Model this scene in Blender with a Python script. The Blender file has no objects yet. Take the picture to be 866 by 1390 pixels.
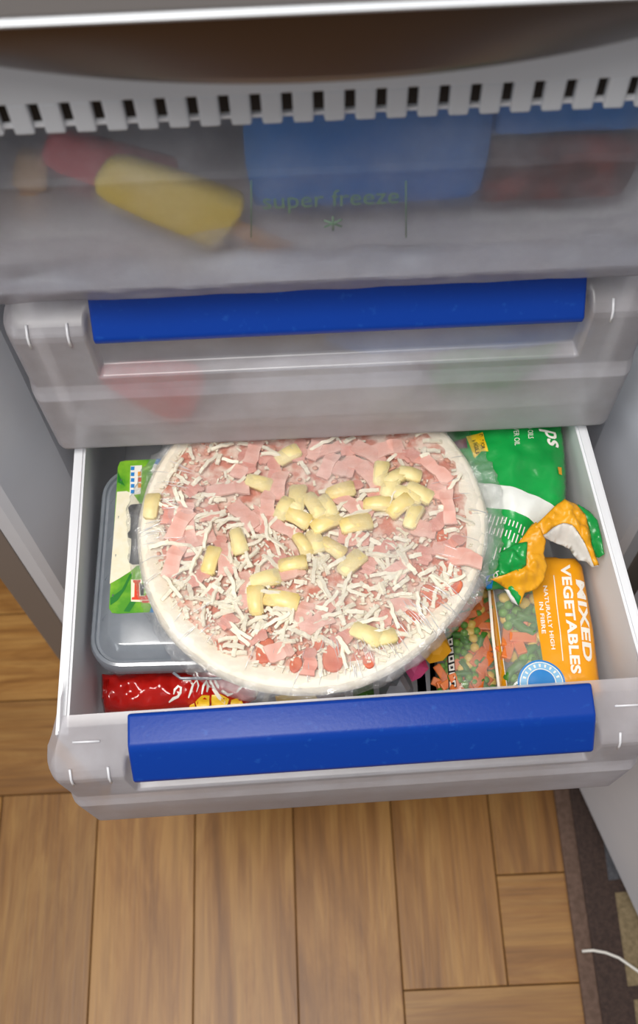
import bpy, bmesh, math, random
import numpy as np
from mathutils import Vector, Matrix, noise
from mathutils.geometry import delaunay_2d_cdt

scene = bpy.context.scene
COL = scene.collection
random.seed(7)

# ------------------------------------------------------------------ camera
CAM = Vector((0.0, -0.45, 1.405))
PITCH, ROLL, FPX = math.radians(62.5), math.radians(2.6), 1500.0
_f = Vector((0, math.cos(PITCH), -math.sin(PITCH)))
_r0 = Vector((1, 0, 0)); _u0 = _r0.cross(_f)
_r = _r0 * math.cos(ROLL) - _u0 * math.sin(ROLL)
_u = _r0 * math.sin(ROLL) + _u0 * math.cos(ROLL)
cam = bpy.data.cameras.new('camera')
cam.sensor_fit = 'VERTICAL'
cam.sensor_height = 36.0 * 1390 / 1300
cam.lens = FPX / 1390 * cam.sensor_height
cam.shift_y = -45.0 / 1390
cam.clip_start = 0.02
cam.dof.use_dof = True
cam.dof.focus_distance = 0.86
cam.dof.aperture_fstop = 7.0
camo = bpy.data.objects.new('camera', cam)
COL.objects.link(camo)
_m = Matrix((_r, _u, -_f)).transposed().to_4x4()
_m.translation = CAM
camo.matrix_world = _m
scene.camera = camo

# ------------------------------------------------------------------ world, lights, exposure
w = bpy.data.worlds.new('world'); scene.world = w; w.use_nodes = True
w.node_tree.nodes['Background'].inputs[0].default_value = (0.93, 0.96, 1.0, 1)
w.node_tree.nodes['Background'].inputs[1].default_value = 0.25


def area_light(name, loc, target, size, power, color):
    l = bpy.data.lights.new(name, 'AREA'); l.shape = 'RECTANGLE'
    l.size, l.size_y = size; l.energy = power; l.color = color
    o = bpy.data.objects.new(name, l); COL.objects.link(o)
    o.location = loc
    o.rotation_euler = (Vector(target) - Vector(loc)).to_track_quat('-Z', 'Y').to_euler()
    return o


area_light('window_daylight', (-1.9, -1.5, 1.9), (0, -0.1, 0.6), (1.2, 1.2), 11, (0.93, 0.97, 1.0))
area_light('ceiling_lamp', (-0.32, -0.60, 2.45), (0, -0.15, 0.55), (0.9, 0.8), 43, (1.0, 0.97, 0.93))
scene.view_settings.view_transform = 'Standard'
scene.view_settings.look = 'None'
scene.view_settings.gamma = 1.0
scene.view_settings.exposure = -0.12
scene.view_settings.use_curve_mapping = False


def at(px, py, z):
    """world point at height z seen at a photo pixel"""
    d = _f + _r * ((px - 433) / FPX) - _u * ((py - 650) / FPX)
    t = (z - CAM.z) / d.z
    return CAM + d * t


def aty(px, py, y):
    d = _f + _r * ((px - 433) / FPX) - _u * ((py - 650) / FPX)
    t = (y - CAM.y) / d.y
    return CAM + d * t


def hx(h, a=1.0):
    h = h.lstrip('#')
    c = [int(h[i:i + 2], 16) / 255 for i in (0, 2, 4)]
    return tuple([x / 12.92 if x <= 0.04045 else ((x + 0.055) / 1.055) ** 2.4 for x in c]) + (a,)


# ------------------------------------------------------------------ materials
def nodes(name):
    m = bpy.data.materials.new(name); m.use_nodes = True
    nt = m.node_tree; nt.nodes.clear()
    out = nt.nodes.new('ShaderNodeOutputMaterial')
    return m, nt, out


def N(nt, t, **kw):
    n = nt.nodes.new(t)
    for k, v in kw.items():
        if k.startswith('i_'):
            n.inputs[k[2:].replace('_', ' ')].default_value = v
        else:
            setattr(n, k, v)
    return n


def ramp(nt, stops, interp='LINEAR'):
    r = nt.nodes.new('ShaderNodeValToRGB'); r.color_ramp.interpolation = interp
    el = r.color_ramp.elements
    while len(el) < len(stops):
        el.new(0.5)
    for e, (p, c) in zip(el, stops):
        e.position = p; e.color = c
    return r


def pm(name, col, rough=0.5, metal=0.0, col2=None, nscale=30, ndetail=4, nlo=0.35, nhi=0.65,
       bump=0.0, bscale=60, coat=0.0, sss=0.0, spec=0.5, coords='Object', emit=None):
    m, nt, out = nodes(name)
    p = N(nt, 'ShaderNodeBsdfPrincipled')
    p.inputs['Base Color'].default_value = col
    p.inputs['Roughness'].default_value = rough
    p.inputs['Metallic'].default_value = metal
    p.inputs['Coat Weight'].default_value = coat
    p.inputs['Specular IOR Level'].default_value = spec
    if sss:
        p.inputs['Subsurface Weight'].default_value = sss
        p.inputs['Subsurface Radius'].default_value = (0.006, 0.004, 0.003)
        p.inputs['Subsurface Scale'].default_value = 0.6
    tc = N(nt, 'ShaderNodeTexCoord')
    if col2 is not None:
        n = N(nt, 'ShaderNodeTexNoise', i_Scale=nscale, i_Detail=ndetail)
        nt.links.new(tc.outputs[coords], n.inputs['Vector'])
        r = ramp(nt, [(nlo, col), (nhi, col2)])
        nt.links.new(n.outputs['Fac'], r.inputs[0])
        nt.links.new(r.outputs[0], p.inputs['Base Color'])
    if bump:
        n2 = N(nt, 'ShaderNodeTexNoise', i_Scale=bscale, i_Detail=5)
        nt.links.new(tc.outputs[coords], n2.inputs['Vector'])
        b = N(nt, 'ShaderNodeBump', i_Strength=bump, i_Distance=0.002)
        nt.links.new(n2.outputs['Fac'], b.inputs['Height'])
        nt.links.new(b.outputs[0], p.inputs['Normal'])
    nt.links.new(p.outputs[0], out.inputs[0])
    return m


def frosted(name, col, see=0.3, blur=0.25, frost_scale=18, frost_amt=0.25, col2=None, rough=0.35, gloss=0.06):
    """milky translucent plastic: diffuse + translucent skin over a see-through and a blurred share"""
    m, nt, out = nodes(name)
    tc = N(nt, 'ShaderNodeTexCoord')
    n = N(nt, 'ShaderNodeTexNoise', i_Scale=frost_scale, i_Detail=6, i_Roughness=0.65)
    nt.links.new(tc.outputs['Object'], n.inputs['Vector'])
    r = ramp(nt, [(0.32, col), (0.68, col2 or col)])
    nt.links.new(n.outputs['Fac'], r.inputs[0])
    dif = N(nt, 'ShaderNodeBsdfDiffuse'); tr = N(nt, 'ShaderNodeBsdfTranslucent')
    nt.links.new(r.outputs[0], dif.inputs[0]); nt.links.new(r.outputs[0], tr.inputs[0])
    skin = N(nt, 'ShaderNodeMixShader'); skin.inputs[0].default_value = 0.35
    nt.links.new(dif.outputs[0], skin.inputs[1]); nt.links.new(tr.outputs[0], skin.inputs[2])
    tp = N(nt, 'ShaderNodeBsdfTransparent'); tp.inputs[0].default_value = (0.95, 0.96, 0.98, 1)
    rf = N(nt, 'ShaderNodeBsdfRefraction', i_Roughness=0.55, i_IOR=1.12)
    clear = N(nt, 'ShaderNodeMixShader'); clear.inputs[0].default_value = blur
    nt.links.new(tp.outputs[0], clear.inputs[1]); nt.links.new(rf.outputs[0], clear.inputs[2])
    mr = N(nt, 'ShaderNodeMapRange')
    mr.inputs[1].default_value = 0.3; mr.inputs[2].default_value = 0.7
    mr.inputs[3].default_value = min(1, see + frost_amt * 0.5); mr.inputs[4].default_value = max(0, see - frost_amt * 0.5)
    nt.links.new(n.outputs['Fac'], mr.inputs[0])
    mix = N(nt, 'ShaderNodeMixShader')
    nt.links.new(mr.outputs[0], mix.inputs[0])
    nt.links.new(skin.outputs[0], mix.inputs[1]); nt.links.new(clear.outputs[0], mix.inputs[2])
    gl = N(nt, 'ShaderNodeBsdfGlossy', i_Roughness=rough)
    mg = N(nt, 'ShaderNodeMixShader'); mg.inputs[0].default_value = gloss
    nt.links.new(mix.outputs[0], mg.inputs[1]); nt.links.new(gl.outputs[0], mg.inputs[2])
    nt.links.new(mg.outputs[0], out.inputs[0])
    return m


def film(name, veil=0.05, gloss=0.10, rough=0.14, bscale=70, bump=0.6, stretch=(1, 1, 1), edge=0.35):
    """clear crinkled plastic film"""
    m, nt, out = nodes(name)
    tc = N(nt, 'ShaderNodeTexCoord')
    mp = N(nt, 'ShaderNodeMapping'); mp.inputs['Scale'].default_value = stretch
    mp.inputs['Rotation'].default_value = (0, 0, 0.6)
    nt.links.new(tc.outputs['Object'], mp.inputs[0])
    n = N(nt, 'ShaderNodeTexNoise', i_Scale=bscale, i_Detail=6, i_Roughness=0.6, i_Distortion=0.6)
    nt.links.new(mp.outputs[0], n.inputs['Vector'])
    b = N(nt, 'ShaderNodeBump', i_Strength=bump, i_Distance=0.007)
    nt.links.new(n.outputs['Fac'], b.inputs['Height'])
    tp = N(nt, 'ShaderNodeBsdfTransparent')
    gl = N(nt, 'ShaderNodeBsdfGlossy', i_Roughness=rough)
    nt.links.new(b.outputs[0], gl.inputs['Normal'])
    df = N(nt, 'ShaderNodeBsdfDiffuse'); df.inputs[0].default_value = (0.93, 0.93, 0.93, 1)
    lw = N(nt, 'ShaderNodeLayerWeight', i_Blend=0.25)
    nt.links.new(b.outputs[0], lw.inputs['Normal'])
    mr = N(nt, 'ShaderNodeMapRange'); mr.inputs[3].default_value = gloss; mr.inputs[4].default_value = edge
    nt.links.new(lw.outputs['Facing'], mr.inputs[0])
    a = N(nt, 'ShaderNodeMixShader')
    nv = N(nt, 'ShaderNodeTexNoise', i_Scale=22, i_Detail=5)
    nt.links.new(tc.outputs['Object'], nv.inputs['Vector'])
    mv = N(nt, 'ShaderNodeMapRange'); mv.inputs[1].default_value = 0.42; mv.inputs[2].default_value = 0.68
    mv.inputs[3].default_value = veil * 0.5; mv.inputs[4].default_value = veil * 4.5
    nt.links.new(nv.outputs['Fac'], mv.inputs[0]); nt.links.new(mv.outputs[0], a.inputs[0])
    nt.links.new(tp.outputs[0], a.inputs[1]); nt.links.new(df.outputs[0], a.inputs[2])
    c = N(nt, 'ShaderNodeMixShader')
    nt.links.new(mr.outputs[0], c.inputs[0]); nt.links.new(a.outputs[0], c.inputs[1]); nt.links.new(gl.outputs[0], c.inputs[2])
    nt.links.new(c.outputs[0], out.inputs[0])
    return m


def wood():
    m, nt, out = nodes('oak_plank_wood')
    tc = N(nt, 'ShaderNodeTexCoord'); oi = N(nt, 'ShaderNodeObjectInfo')
    off = N(nt, 'ShaderNodeVectorMath', operation='SCALE'); off.inputs[0].default_value = (31, 17, 5)
    nt.links.new(oi.outputs['Random'], off.inputs['Scale'])
    add = N(nt, 'ShaderNodeVectorMath', operation='ADD')
    nt.links.new(tc.outputs['Object'], add.inputs[0]); nt.links.new(off.outputs[0], add.inputs[1])
    mp = N(nt, 'ShaderNodeMapping'); mp.inputs['Scale'].default_value = (2.2, 17, 17)
    nt.links.new(add.outputs[0], mp.inputs[0])
    n1 = N(nt, 'ShaderNodeTexNoise', i_Scale=1.6, i_Detail=6, i_Roughness=0.6, i_Distortion=1.2)
    nt.links.new(mp.outputs[0], n1.inputs['Vector'])
    mp2 = N(nt, 'ShaderNodeMapping'); mp2.inputs['Scale'].default_value = (9, 260, 260)
    nt.links.new(add.outputs[0], mp2.inputs[0])
    n2 = N(nt, 'ShaderNodeTexNoise', i_Scale=1.0, i_Detail=3)
    nt.links.new(mp2.outputs[0], n2.inputs['Vector'])
    r1 = ramp(nt, [(0.30, hx('80531f')), (0.48, hx('9c6d36')), (0.62, hx('ad8046')), (0.78, hx('91632f'))])
    nt.links.new(n1.outputs['Fac'], r1.inputs[0])
    mx = N(nt, 'ShaderNodeMix', data_type='RGBA', blend_type='MULTIPLY')
    r2 = ramp(nt, [(0.3, (0.72, 0.68, 0.64, 1)), (0.6, (1, 1, 1, 1))])
    nt.links.new(n2.outputs['Fac'], r2.inputs[0])
    mx.inputs[0].default_value = 0.8
    nt.links.new(r1.outputs[0], mx.inputs[6]); nt.links.new(r2.outputs[0], mx.inputs[7])
    hs = N(nt, 'ShaderNodeHueSaturation')
    mr = N(nt, 'ShaderNodeMapRange'); mr.inputs[3].default_value = 0.80; mr.inputs[4].default_value = 1.05
    nt.links.new(oi.outputs['Random'], mr.inputs[0]); nt.links.new(mr.outputs[0], hs.inputs['Value']); hs.inputs['Saturation'].default_value = 1.04
    nt.links.new(mx.outputs[2], hs.inputs['Color'])
    p = N(nt, 'ShaderNodeBsdfPrincipled', i_Roughness=0.42)
    nt.links.new(hs.outputs[0], p.inputs['Base Color'])
    b = N(nt, 'ShaderNodeBump', i_Strength=0.15, i_Distance=0.001)
    nt.links.new(n2.outputs['Fac'], b.inputs['Height']); nt.links.new(b.outputs[0], p.inputs['Normal'])
    nt.links.new(p.outputs[0], out.inputs[0])
    return m


M = dict(
    wood=wood(),
    joint=pm('floor_joint', hx('4a3018'), 0.8),
    white=pm('white_plastic', hx('e8e9ec'), 0.55, spec=0.3, col2=hx('dfe0e4'), nscale=6),
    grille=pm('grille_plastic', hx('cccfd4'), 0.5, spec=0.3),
    crease_glint=frosted('film_crease_glint', hx('f4f4f6'), see=0.35, blur=0.0, gloss=0.25, rough=0.2),
    liner=pm('freezer_liner', hx('d9dce2'), 0.45, col2=hx('d0d4dc'), nscale=5),
    grey=pm('grey_cabinet', hx('87807b'), 0.45, metal=0.25, spec=0.5),
    steel=pm('brushed_steel', hx('665f5c'), 0.36, metal=1.0),
    steel2=pm('satin_door_skin', hx('8f8d8d'), 0.5, metal=0.45),
    trim=pm('pale_trim', hx('d9dde2'), 0.25),
    gasket=pm('gasket', hx('b9bcc2'), 0.6),
    dark=pm('dark_gap', hx('2a2623'), 0.8),
    frost=frosted('frosted_drawer_plastic', hx('cbc4c7'), see=0.38, blur=0.5, col2=hx('dedce2'), frost_scale=9, frost_amt=0.25),
    frost2=frosted('iced_flap_plastic', hx('a8a4ac'), see=0.76, blur=0.25, col2=hx('c8c6ce'), frost_scale=10, frost_amt=0.3),
    rib=pm('plastic_rib', hx('dfdfe3'), 0.3),
    blue=pm('blue_handle', hx('023896'), 0.40, spec=0.3, col2=hx('1c54aa'), nscale=160, ndetail=8, nlo=0.62, nhi=0.85, bump=0.06, bscale=300),
    dough=pm('pizza_dough', hx('faf2e2'), 0.7, col2=hx('f2e6d0'), nscale=35, bump=0.35, bscale=120, sss=0.1),
    sauce=pm('pizza_sauce', hx('d27f66'), 0.65, col2=hx('f0d8c6'), nscale=95, ndetail=7, nlo=0.40, nhi=0.60, bump=0.6, bscale=160),
    tomato=pm('tomato_slice', hx('de7d58'), 0.55, col2=hx('d4694a'), nscale=60, sss=0.1),
    tomato_frosty=pm('frosty_tomato_sauce', hx('dd9274'), 0.6, col2=hx('ecbfa8'), nscale=90),
    cheese=pm('grated_cheese', hx('f6efdd'), 0.6, col2=hx('efe4c8'), nscale=20, sss=0.1),
    ham=pm('ham', hx('e4a898'), 0.5, col2=hx('f0c6b8'), nscale=60, sss=0.12),
    ham2=pm('ham_dark', hx('d88f80'), 0.5, col2=hx('e6ad9d'), nscale=60, sss=0.12),
    pine=pm('pineapple', hx('f2d582'), 0.35, col2=hx('f7e5ab'), nscale=50, bump=0.2, bscale=150, sss=0.15),
    pine2=pm('pineapple_frosty', hx('f3e3ae'), 0.5, col2=hx('efd88e'), nscale=50, bump=0.2, bscale=150, sss=0.15),
    cling=film('cling_film', veil=0.035, gloss=0.06, rough=0.12, bscale=60, bump=1.0, stretch=(1, 4, 1), edge=0.26),
    cling2=film('cling_film_crumple', veil=0.05, gloss=0.16, rough=0.10, bscale=70, bump=1.0, edge=0.5),
    bagfilm=film('clear_bag_film', veil=0.05, gloss=0.06, rough=0.12, bscale=30, bump=0.4, edge=0.3),
    orange=pm('orange_print', hx('f0a416'), 0.33, col2=hx('eb9a0e'), nscale=12),
    white_ink=pm('white_ink', hx('f6f2e8'), 0.45),
    cream_ink=pm('cream_ink', hx('efe6c8'), 0.5, col2=hx('f3ecd6'), nscale=160),
    green_ink=pm('leaf_green_ink', hx('4f9a1e'), 0.4, col2=hx('8fc531'), nscale=40, nlo=0.4, nhi=0.6),
    dkgreen_ink=pm('dark_green_ink', hx('1f7a26'), 0.4),
    black_ink=pm('black_ink', hx('17181a'), 0.45),
    red_ink=pm('red_ink', hx('e2431f'), 0.45),
    blue_ink=pm('sky_blue_ink', hx('2b86cf'), 0.4),
    pale_blue=pm('pale_blue_ink', hx('8cc4ea'), 0.4),
    amber_ink=pm('amber_ink', hx('f0a030'), 0.4),
    purple_ink=pm('purple_ink', hx('4a2458'), 0.4, col2=hx('7a3a3a'), nscale=120),
    red_bag=pm('red_foil', hx('c41c12'), 0.16, col2=hx('a3120c'), nscale=14, bump=0.25, bscale=40, coat=0.4),
    maroon_bag=pm('maroon_foil', hx('5a1414'), 0.25, bump=0.25, bscale=50),
    yellow_ink=pm('chip_yellow', hx('f2c11c'), 0.4, col2=hx('f7d64a'), nscale=60),
    yellow_film=pm('yellow_inner_film', hx('eeaa1c'), 0.4, col2=hx('e59d12'), nscale=25, bump=0.3, bscale=60),
    white_film=pm('white_inner_film', hx('ece9e2'), 0.35, col2=hx('d9d8d2'), nscale=40, bump=0.4, bscale=70),
    green_flat=pm('green_film', hx('129a43'), 0.28, col2=hx('0e8a3b'), nscale=20, bump=0.2, bscale=50),
    pink=pm('pink_print', hx('d94f86'), 0.35), silver=pm('silver_film', hx('a9abb1'), 0.32, col2=hx('8d9098'), nscale=30, metal=0.35, bump=0.3, bscale=60),
    cobalt=pm('cobalt_print', hx('0f78c8'), 0.35, col2=hx('0c6cba'), nscale=10),
    pea=pm('pea', hx('5f9a2c'), 0.45, col2=hx('78ad3c'), nscale=80), bean=pm('bean', hx('3f7a26'), 0.45, col2=hx('558d33'), nscale=60),
    carrot=pm('carrot', hx('e2702a'), 0.45, col2=hx('ea8a45'), nscale=60), corn=pm('corn', hx('ecc34c'), 0.45, col2=hx('f2d47a'), nscale=60),
    lolly=pm('yellow_ice', hx('e3c53c'), 0.4, col2=hx('ead27a'), nscale=14, sss=0.1),
    lolly_peach=pm('peach_ice', hx('d8a868'), 0.4, col2=hx('e0b67c'), nscale=18),
    lolly_red=pm('red_ice', hx('c22a34'), 0.4, col2=hx('d0484c'), nscale=14),
    stick=pm('wooden_stick', hx('d9a468'), 0.6, col2=hx('cf975a'), nscale=60),
    brown=pm('dark_brown_pack', hx('4a2f2c'), 0.5, col2=hx('8a4038'), nscale=45, nlo=0.45, nhi=0.7),
    rug=pm('rug_dark_pile', hx('3a2d29'), 0.95, col2=hx('4a3a34'), nscale=250, bump=0.8, bscale=400),
    rug_tan=pm('rug_tan_pile', hx('8d7c5f'), 0.95, col2=hx('76674d'), nscale=220, bump=0.8, bscale=400),
    rug_blue=pm('rug_slate_pile', hx('5b5b60'), 0.95, col2=hx('4b4c52'), nscale=220, bump=0.8, bscale=400),
    binding=pm('rug_binding', hx('6b5448'), 0.8, col2=hx('5a4539'), nscale=150, bump=0.4, bscale=300),
    print_green=pm('faded_green_print', hx('66806a'), 0.5),
    tub=frosted('tub_plastic', hx('a3abb5'), see=0.30, blur=0.4, col2=hx('b4bcc6'), frost_scale=30, frost_amt=0.1, rough=0.15, gloss=0.14),
    rime=frosted('rime_ice', hx('b4b2ba'), see=0.64, blur=0.2, col2=hx('d6d6de'), frost_scale=26, frost_amt=0.7, gloss=0.03),
    ice=pm('ice_frost', hx('c9ccd4'), 0.6, col2=hx('dfe2e8'), nscale=40, bump=0.6, bscale=90),
    cable=pm('white_cable', hx('e8e4dc'), 0.5),
)


# ------------------------------------------------------------------ object helpers
def link(name, mesh, mat=None, parent=None, smooth=False, local=False):
    if mat is not None and len(mesh.materials) == 0:
        mesh.materials.append(M[mat] if isinstance(mat, str) else mat)
    if smooth:
        for p in mesh.polygons:
            p.use_smooth = True
    o = bpy.data.objects.new(name, mesh); COL.objects.link(o)
    if parent is not None:
        attach(o, parent, local)
    return o


def attach(o, parent, local=False):
    o.parent = parent
    if not local and parent.type == 'EMPTY':
        o.matrix_parent_inverse = Matrix.Translation(-parent.location)


def pyd(name, verts, faces, mat, parent=None, smooth=False, local=False):
    me = bpy.data.meshes.new(name)
    me.from_pydata([tuple(v) for v in verts], [], [tuple(f) for f in faces]); me.update()
    return link(name, me, mat, parent, smooth, local)


def bmo(name, bm, mat, parent=None, smooth=False, local=False):
    bmesh.ops.recalc_face_normals(bm, faces=bm.faces[:])
    me = bpy.data.meshes.new(name); bm.to_mesh(me); bm.free()
    return link(name, me, mat, parent, smooth, local)


def thing(name, label, cat, loc=(0, 0, 0), group=None, rotz=0.0):
    o = bpy.data.objects.new(name, None); COL.objects.link(o)
    o.empty_display_size = 0.02
    o.location = loc; o.rotation_euler = (0, 0, rotz)
    return tag(o, label, cat, group)


def tag(o, label, cat, group=None):
    o['label'] = label; o['category'] = cat
    if group:
        o['group'] = group
    return o


def add_box(bm, x0, x1, y0, y1, z0, z1, bevel=0.0, seg=2):
    vs = [bm.verts.new((x, y, z)) for z in (z0, z1) for x, y in ((x0, y0), (x1, y0), (x1, y1), (x0, y1))]
    q = [(0, 3, 2, 1), (4, 5, 6, 7), (0, 1, 5, 4), (1, 2, 6, 5), (2, 3, 7, 6), (3, 0, 4, 7)]
    fs = [bm.faces.new([vs[i] for i in f]) for f in q]
    if bevel:
        es = list({e for f in fs for e in f.edges})
        bmesh.ops.bevel(bm, geom=es, offset=bevel, segments=seg, affect='EDGES', profile=0.6)


def box(name, x0, x1, y0, y1, z0, z1, mat, parent=None, bevel=0.0, seg=2, smooth=False, local=False):
    bm = bmesh.new(); add_box(bm, x0, x1, y0, y1, z0, z1, bevel, seg)
    return bmo(name, bm, mat, parent, smooth, local)


def prism(name, poly, z0, z1, mat, parent=None, bevel=0.0, smooth=False, local=False):
    bm = bmesh.new()
    a = [bm.verts.new((x, y, z0)) for x, y in poly]; b = [bm.verts.new((x, y, z1)) for x, y in poly]
    n = len(poly)
    bm.faces.new(a[::-1]); top = bm.faces.new(b)
    for i in range(n):
        bm.faces.new((a[i], a[(i + 1) % n], b[(i + 1) % n], b[i]))
    if bevel:
        bmesh.ops.bevel(bm, geom=list(top.edges), offset=bevel, segments=2, affect='EDGES')
    return bmo(name, bm, mat, parent, smooth, local)


def extrude_x(name, prof, x0, x1, mat, parent=None, smooth=False, local=False, bevel=0.0):
    bm = bmesh.new()
    a = [bm.verts.new((x0, y, z)) for y, z in prof]; b = [bm.verts.new((x1, y, z)) for y, z in prof]
    n = len(prof)
    f1 = bm.faces.new(a); f2 = bm.faces.new(b[::-1])
    for i in range(n):
        bm.faces.new((a[i], b[i], b[(i + 1) % n], a[(i + 1) % n]))
    if bevel:
        bmesh.ops.bevel(bm, geom=bm.edges[:], offset=bevel, segments=3, affect='EDGES', profile=0.6)
    return bmo(name, bm, mat, parent, smooth, local)


def tube(name, pts, r, mat, parent=None, n=8, local=False):
    verts, faces = [], []
    pts = [Vector(p) for p in pts]
    for i, p in enumerate(pts):
        t = (pts[min(i + 1, len(pts) - 1)] - pts[max(i - 1, 0)]).normalized()
        s = t.cross(Vector((0, 0, 1)))
        s = s.normalized() if s.length > 1e-4 else Vector((1, 0, 0))
        u = s.cross(t)
        rr = r[i] if isinstance(r, (list, tuple)) else r
        for k in range(n):
            a = 2 * math.pi * k / n
            verts.append(p + (s * math.cos(a) + u * math.sin(a)) * rr)
    for i in range(len(pts) - 1):
        for k in range(n):
            faces.append((i * n + k, i * n + (k + 1) % n, (i + 1) * n + (k + 1) % n, (i + 1) * n + k))
    faces.append(tuple(range(n))[::-1]); faces.append(tuple(range((len(pts) - 1) * n, len(pts) * n)))
    return pyd(name, verts, faces, mat, parent, True, local)


def rrect(w, h, r, n=6, cx=0, cy=0):
    pts = []
    for sx, sy, a0 in ((1, 1, 0), (-1, 1, 90), (-1, -1, 180), (1, -1, 270)):
        for k in range(n + 1):
            a = math.radians(a0 + 90 * k / n)
            pts.append((cx + sx * (w / 2 - r) + r * math.cos(a), cy + sy * (h / 2 - r) + r * math.sin(a)))
    return pts


def fbm(x, y, z=0.0, o=3):
    v, a = 0.0, 1.0
    for k in range(o):
        v += a * noise.noise(Vector((x, y, z + 13.7 * k))); x *= 2.05; y *= 2.05; a *= 0.5
    return v


# --- outline filled with a mesh: bags, torn film, labels
def resample(pts, s):
    out = []
    n = len(pts)
    for i in range(n):
        a, b = np.array(pts[i], float), np.array(pts[(i + 1) % n], float)
        k = max(1, int(round(np.linalg.norm(b - a)[()] / s))) if len(a) == 2 else max(1, int(round(np.linalg.norm((b - a)[:2]) / s)))
        for j in range(k):
            out.append(a + (b - a) * j / k)
    return np.array(out)


def bdist(P, B):
    A = B; C = np.roll(B, -1, 0); D = C - A
    L = (D ** 2).sum(1) + 1e-12
    out = np.full(len(P), 1e9)
    for i in range(len(A)):
        t = np.clip(((P - A[i]) @ D[i]) / L[i], 0, 1)
        q = A[i] + t[:, None] * D[i]
        out = np.minimum(out, np.sqrt(((P - q) ** 2).sum(1)))
    return out


def inside(P, B):
    c = np.zeros(len(P), bool); n = len(B)
    for i in range(n):
        x0, y0 = B[i]; x1, y1 = B[(i + 1) % n]
        cond = ((y0 > P[:, 1]) != (y1 > P[:, 1]))
        with np.errstate(divide='ignore', invalid='ignore'):
            xs = (x1 - x0) * (P[:, 1] - y0) / (y1 - y0 + 1e-15) + x0
        c ^= cond & (P[:, 0] < xs)
    return c


def fill(outline, s):
    B = resample(outline, s)[:, :2]
    lo, hi = B.min(0), B.max(0)
    gx, gy = np.meshgrid(np.arange(lo[0], hi[0], s), np.arange(lo[1], hi[1], s * 0.87))
    gx[1::2] += s / 2
    P = np.stack([gx.ravel(), gy.ravel()], 1)
    P = P[inside(P, B)]
    if len(P):
        P = P[bdist(P, B) > 0.45 * s]
    allp = [Vector((float(a), float(b))) for a, b in np.vstack([B, P])]
    nb = len(B)
    v, e, f, *_ = delaunay_2d_cdt(allp, [(i, (i + 1) % nb) for i in range(nb)], [], 1, 1e-7)
    V = np.array([(a.x, a.y) for a in v])
    d = bdist(V, B); d[d < 1e-6] = 0
    return V, [tuple(x) for x in f], d, B


def puff(d, T, reach):
    t = np.clip(d / reach, 0, 1)
    return T * np.sqrt(np.clip(1 - (1 - t) ** 2, 0, 1))


def bag(name, outline, T, reach, mat, parent, base, s=0.004, amp=0.002, nf=45, seed=0, under=0.7):
    """a filled packet: outline in plan, puffed top and belly; base(x, y) = height of its seam plane"""
    V, F, d, B = fill(outline, s)

    def wr(x, y, dd):
        return amp * min(1, dd / (reach * 0.35)) * fbm(x * nf + seed * 3.1, y * nf + seed * 7.7, seed)

    H = puff(d, T, reach)
    top = [(x, y, base(x, y) + h + wr(x, y, dd)) for (x, y), h, dd in zip(V, H, d)]
    verts, faces = list(top), [f for f in F]
    idx = {}
    for i, dd in enumerate(d):
        if dd == 0:
            idx[i] = i
        else:
            idx[i] = len(verts); x, y = V[i]
            verts.append((x, y, base(x, y) - under * H[i]))
    faces += [tuple(idx[k] for k in f[::-1]) for f in F]
    o = pyd(name, verts, faces, mat, parent, True)

    def height(x, y):
        p = np.array([[x, y]]); dd = float(bdist(p, B)[0])
        return base(x, y) + float(puff(np.array([dd]), T, reach)[0]) + wr(x, y, dd)
    return o, height


def sheet(name, pts3, mat, parent, s=0.003, amp=0.002, nf=70, seed=0, thick=0.0008, lift=0.0, extra=(), mat2=None):
    """crumpled piece of film from a 3-D outline; extra = inner control points (x, y, z)"""
    P3 = np.array(pts3, float)
    V, F, d, B = fill([tuple(p[:2]) for p in P3], s)
    ctrl = np.vstack([resample(P3, s * 2)] + ([np.array(extra, float)] * 3 if len(extra) else []))
    verts = []
    for (x, y), dd in zip(V, d):
        w_ = 1 / (((ctrl[:, 0] - x) ** 2 + (ctrl[:, 1] - y) ** 2) + 2e-6) ** 1.25
        z = float((w_ * ctrl[:, 2]).sum() / w_.sum())
        z += lift * min(1, dd / 0.012) + amp * abs(fbm(x * nf * 1.3 + seed, y * nf * 1.3 - seed, seed, 3)) * 1.9 * min(1, 0.35 + dd / 0.006)
        verts.append((x, y, z))
    o = pyd(name, verts, F, mat, parent, True)
    if mat2:
        o.data.materials.append(M[mat2])
    md = o.modifiers.new('thickness', 'SOLIDIFY'); md.thickness = thick; md.offset = -1
    if mat2:
        md.material_offset = 1
    return o


def text_shape(s, size, bold=0.0, space=1.0, shear=0.0):
    c = bpy.data.curves.new('t', 'FONT'); c.body = s; c.size = size
    c.align_x = 'LEFT'; c.align_y = 'BOTTOM_BASELINE'; c.offset = bold; c.resolution_u = 3
    c.space_character = space; c.shear = shear
    o = bpy.data.objects.new('t', c); COL.objects.link(o)
    bpy.context.view_layer.update()
    dg = bpy.context.evaluated_depsgraph_get()
    me = o.evaluated_get(dg).to_mesh()
    bm = bmesh.new(); bm.from_mesh(me)
    o.evaluated_get(dg).to_mesh_clear()
    bpy.data.objects.remove(o); bpy.data.curves.remove(c)
    bmesh.ops.triangulate(bm, faces=bm.faces[:])
    return bm


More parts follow.
